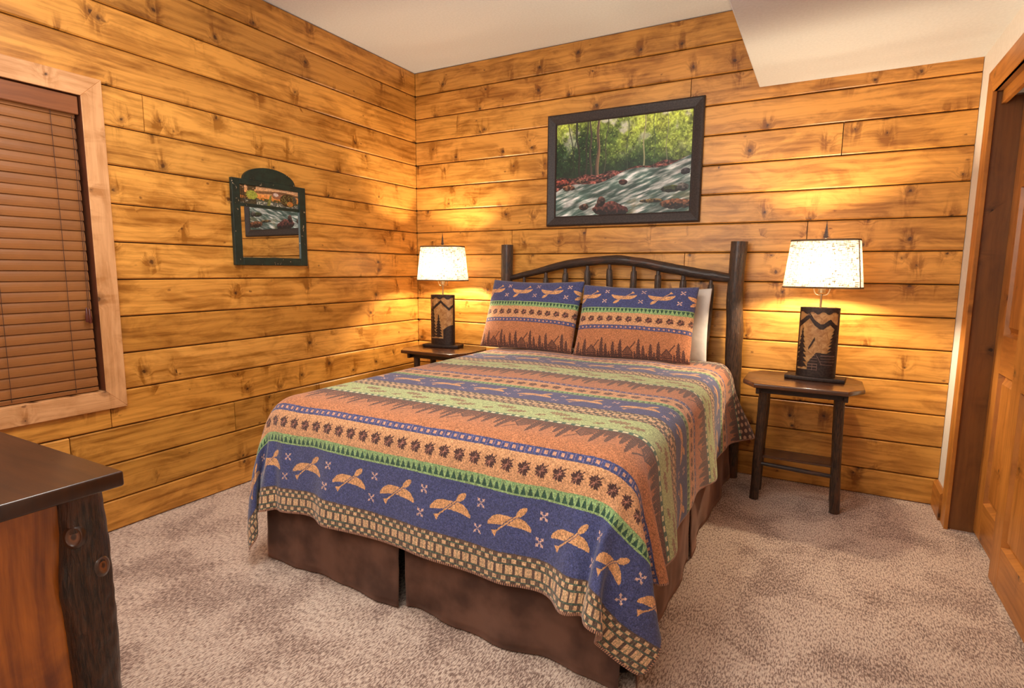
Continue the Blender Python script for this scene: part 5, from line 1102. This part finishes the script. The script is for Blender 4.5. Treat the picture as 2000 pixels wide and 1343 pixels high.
make_lamp('table_lamp', (2.845, -.225, .6655), math.radians(-6), 'burlap-shaded lamp with cabin cutout base, right of the bed', sil_right, lines_right)
SEAM = -2.75
make_lamp('table_lamp', (.400, -.215, .6655), math.radians(10), 'burlap-shaded lamp with pine and mountain cutout base, left corner', sil_left, None)

# ================================================================== WALL PICTURE
def frame_ring(name, x0, x1, z0, z1, prof, mat, parent, sides=('bottom', 'right', 'top', 'left')):
    """mitred frame boards; prof = [(inset, height out)]"""
    c = [(x0, z0), (x1, z0), (x1, z1), (x0, z1)]; dirs = [(1, 1), (-1, 1), (-1, -1), (1, -1)]; obs = []
    for s in range(4):
        a, b = s, (s+1) % 4; V = []; F = []
        for e in (a, b):
            for (ins, out) in prof: V.append((c[e][0]+dirs[e][0]*ins, -out, c[e][1]+dirs[e][1]*ins))
        n = len(prof); F = [(i, (i+1) % n, n+(i+1) % n, n+i) for i in range(n)]+[tuple(range(n))[::-1], tuple(range(n, 2*n))]
        obs.append(mesh(name, V, F, mat, parent))
    return obs
M_FRAME = speckled('dark_ribbed_frame', (.018, .012, .011, 1), (.040, .026, .023, 1), 130, .55, .3, .001)
pic = empty('framed_picture', (1.652, -.001, 1.90), 'framed forest river photograph in a black-brown frame above the bed', 'picture')
px, pz = .512, .366
frame_ring('frame_board', -px, px, -pz, pz, [(0, 0), (0, .018), (.006, .026), (.012, .028), (.020, .026), (.056, .014), (.062, .016), (.066, .012), (.066, .0)], M_FRAME, pic)
o = mesh('print', [(-px+.06, -.009, -pz+.06), (px-.06, -.009, -pz+.06), (px-.06, -.009, pz-.06), (-px+.06, -.009, pz-.06), (-px+.06, -.004, -pz+.06), (px-.06, -.004, -pz+.06), (px-.06, -.004, pz-.06), (-px+.06, -.004, pz-.06)],
         [(0, 1, 2, 3), (7, 6, 5, 4), (0, 4, 5, 1), (1, 5, 6, 2), (2, 6, 7, 3), (3, 7, 4, 0)], M_RIVER, pic)
o['label'] = 'colour print of a rushing river through green woods'
set_uv(o, lambda c, i: ((c.x+px-.06)/(2*px-.12), (c.z+pz-.06)/(2*pz-.12)))

# ================================================================== MIRROR
def green_paint():
    t = NT('chipped_green_paint'); n = t.noise(t.coord('Object'), 26, 4, .6); X, Y, Z = t.sep(t.coord('Object'))
    e = t.noise(t.comb(t.math('MULTIPLY', X, 60), t.math('MULTIPLY', Y, 60), t.math('MULTIPLY', Z, 25)), 1, 4, .7)
    chip = t.mapr(t.math('MULTIPLY', n, e), .375, .40)
    col = t.mix(t.mapr(n, .3, .7), (.012, .030, .022, 1), (.006, .014, .011, 1)); col = t.mix(chip, col, (.45, .33, .2, 1))
    return t.base(col, .45, t.bump(chip, .3, -.001))
M_GREEN = green_paint()
mir = empty('wall_mirror', (.0035, -1.369, 1.25), 'arched dark green chipped-paint mirror with a painted strip on the left wall', 'mirror', rotz=PI/2-.009)
MW, MH = .246, .470                      # local x -> world y, local -y -> world +x
def mbar(name, x0, x1, z0, z1, out=.022, bev=.003): return from_bm(name, box_bm(x0, x1, -out, 0, z0, z1, bev, 2), M_GREEN, mir)
mbar('stile', -MW, -MW+.048, 0, MH); mbar('stile', MW-.048, MW, 0, MH, )
mbar('rail', -MW+.048, MW-.048, 0, .044); mbar('rail', -MW+.048, MW-.048, MH-.030, MH)
mbar('rail', -MW+.048, MW-.048, .322, .340, .018, .002)
bm = bmesh.new(); K = 24; out = []
for k in range(K+1):
    th = PI*k/K; out.append((.172*math.cos(th), MH+.0005+.078*math.sin(th)))
vs = [bm.verts.new((x, -.020, z)) for x, z in out]; f = bm.faces.new(vs)
g = bmesh.ops.extrude_face_region(bm, geom=[f]); bmesh.ops.translate(bm, verts=[v for v in g['geom'] if isinstance(v, bmesh.types.BMVert)], vec=(0, .019, 0))
from_bm('arch', bm, M_GREEN, mir)
t = NT('mirror_silver'); M_MIRROR = t.base((.86, .88, .86, 1), .015, None, Metallic=1.0)
box('glass', -MW+.046, MW-.046, -.012, -.006, .042, .324, M_MIRROR, mir)
o = mesh('art_strip', [(-MW+.046, -.012, .338), (MW-.046, -.012, .338), (MW-.046, -.012, MH-.028), (-MW+.046, -.012, MH-.028), (-MW+.046, -.006, .338), (MW-.046, -.006, .338), (MW-.046, -.006, MH-.028), (-MW+.046, -.006, MH-.028)],
         [(0, 1, 2, 3), (7, 6, 5, 4), (0, 4, 5, 1), (1, 5, 6, 2), (2, 6, 7, 3), (3, 7, 4, 0)], M_ART, mir)
o['label'] = 'painted strip of brush and river'
set_uv(o, lambda c, i: ((c.x+MW-.046)/(2*MW-.092), (c.z-.338)/(MH-.366)))

# ================================================================== DRESSER
dr = empty('log_dresser', (1.31, -3.42, 0), 'dark-topped dresser with bark log posts at the left foreground', 'dresser')
def D(x0, x1, y0, y1, z0, z1): return (x0-1.31, x1-1.31, y0+3.42, y1+3.42, z0, z1)
o = from_bm('dresser_top', box_bm(*D(.74, 1.857, -3.72, -3.142, .874, .900), .004, 3), M_TOP, dr); autosmooth(o)
for k, (xx, yy) in enumerate([(1.797, -3.185), (1.797, -3.66), (.80, -3.185), (.80, -3.66)]):
    log('post', [(xx-1.31+.004, yy+3.42, 0), (xx-1.31+.006, yy+3.42, .3), (xx-1.31+.003, yy+3.42, .6), (xx-1.31, yy+3.42, .8735)], [.040, .038, .036, .031], M_BARKD, dr, 60+k, 48, 200, .07,
        knots=[(.80, 1.9, .040, .22), (.885, 2.4, .035, .10), (.70, 1.0, .035, .14), (.62, 2.9, .03, .12), (.76, -.6, .04, .12)], freq=11)
t = NT('sawn_knot_face'); X_, Y_, Z_ = t.sep(t.coord('Object')); rr = t.math('SQRT', t.math('ADD', t.math('MULTIPLY', X_, X_), t.math('MULTIPLY', Y_, Y_)))
rr = t.math('ADD', rr, t.math('MULTIPLY', t.noise(t.coord('Object'), 160, 2), .003))
M_KNOT = t.base(t.ramp(t.math('MULTIPLY', rr, 60), [(0, (.03, .010, .005, 1)), (.30, (.05, .015, .006, 1)), (.44, (.22, .070, .022, 1)), (.70, (.11, .034, .012, 1)), (1.0, (.04, .015, .008, 1))]), .3, None, Coat_Weight=.4)
for (ph, zz, sc_) in [(-38, .805, .82), (18, .742, .75)]:
    ph = math.radians(ph); rad_ = .0392
    kn = revolve('knot', [(.021, -.010), (.018, -.003), (.013, .0), (.009, -.0025), (.004, -.001), (.001, -.0008)], M_KNOT, dr, 20, loc=(1.797-1.31+rad_*math.cos(ph), -3.185+3.42+rad_*math.sin(ph), zz))
    kn.rotation_euler = Vector((math.cos(ph), math.sin(ph), .15)).to_track_quat('Z', 'Y').to_euler(); kn.scale = (sc_, sc_*1.35, 1); kn['label'] = 'orange sawn knot on the post'
box('side_panel', *D(1.782, 1.800, -3.63, -3.215, .10, .873), M_PANEL, dr); box('side_panel', *D(.795, .813, -3.63, -3.25, .10, .866), M_PANEL, dr)
box('back_panel', *D(.83, 1.77, -3.675, -3.66, .10, .866), M_PANELX, dr)
box('bottom_panel', *D(.83, 1.77, -3.65, -3.25, .10, .118), M_PANELX, dr)
box('face_frame', *D(.83, 1.77, -3.245, -3.225, .10, .130), M_PANELX, dr)
for i in range(3):
    z0 = .135+i*.243; d = box('drawer', *D(.845, 1.765, -3.235, -3.212, z0, z0+.236), M_PANELX, dr, bev=.003)
    for sx in (.22, .70):
        kb = revolve('knob', [(.006, 0), (.006, .010), (.015, .016), (.016, .024), (.008, .030)], M_METAL, None, 14, loc=(sx, .023, .118)); kb.rotation_euler = (-PI/2, 0, 0); kb.parent = d
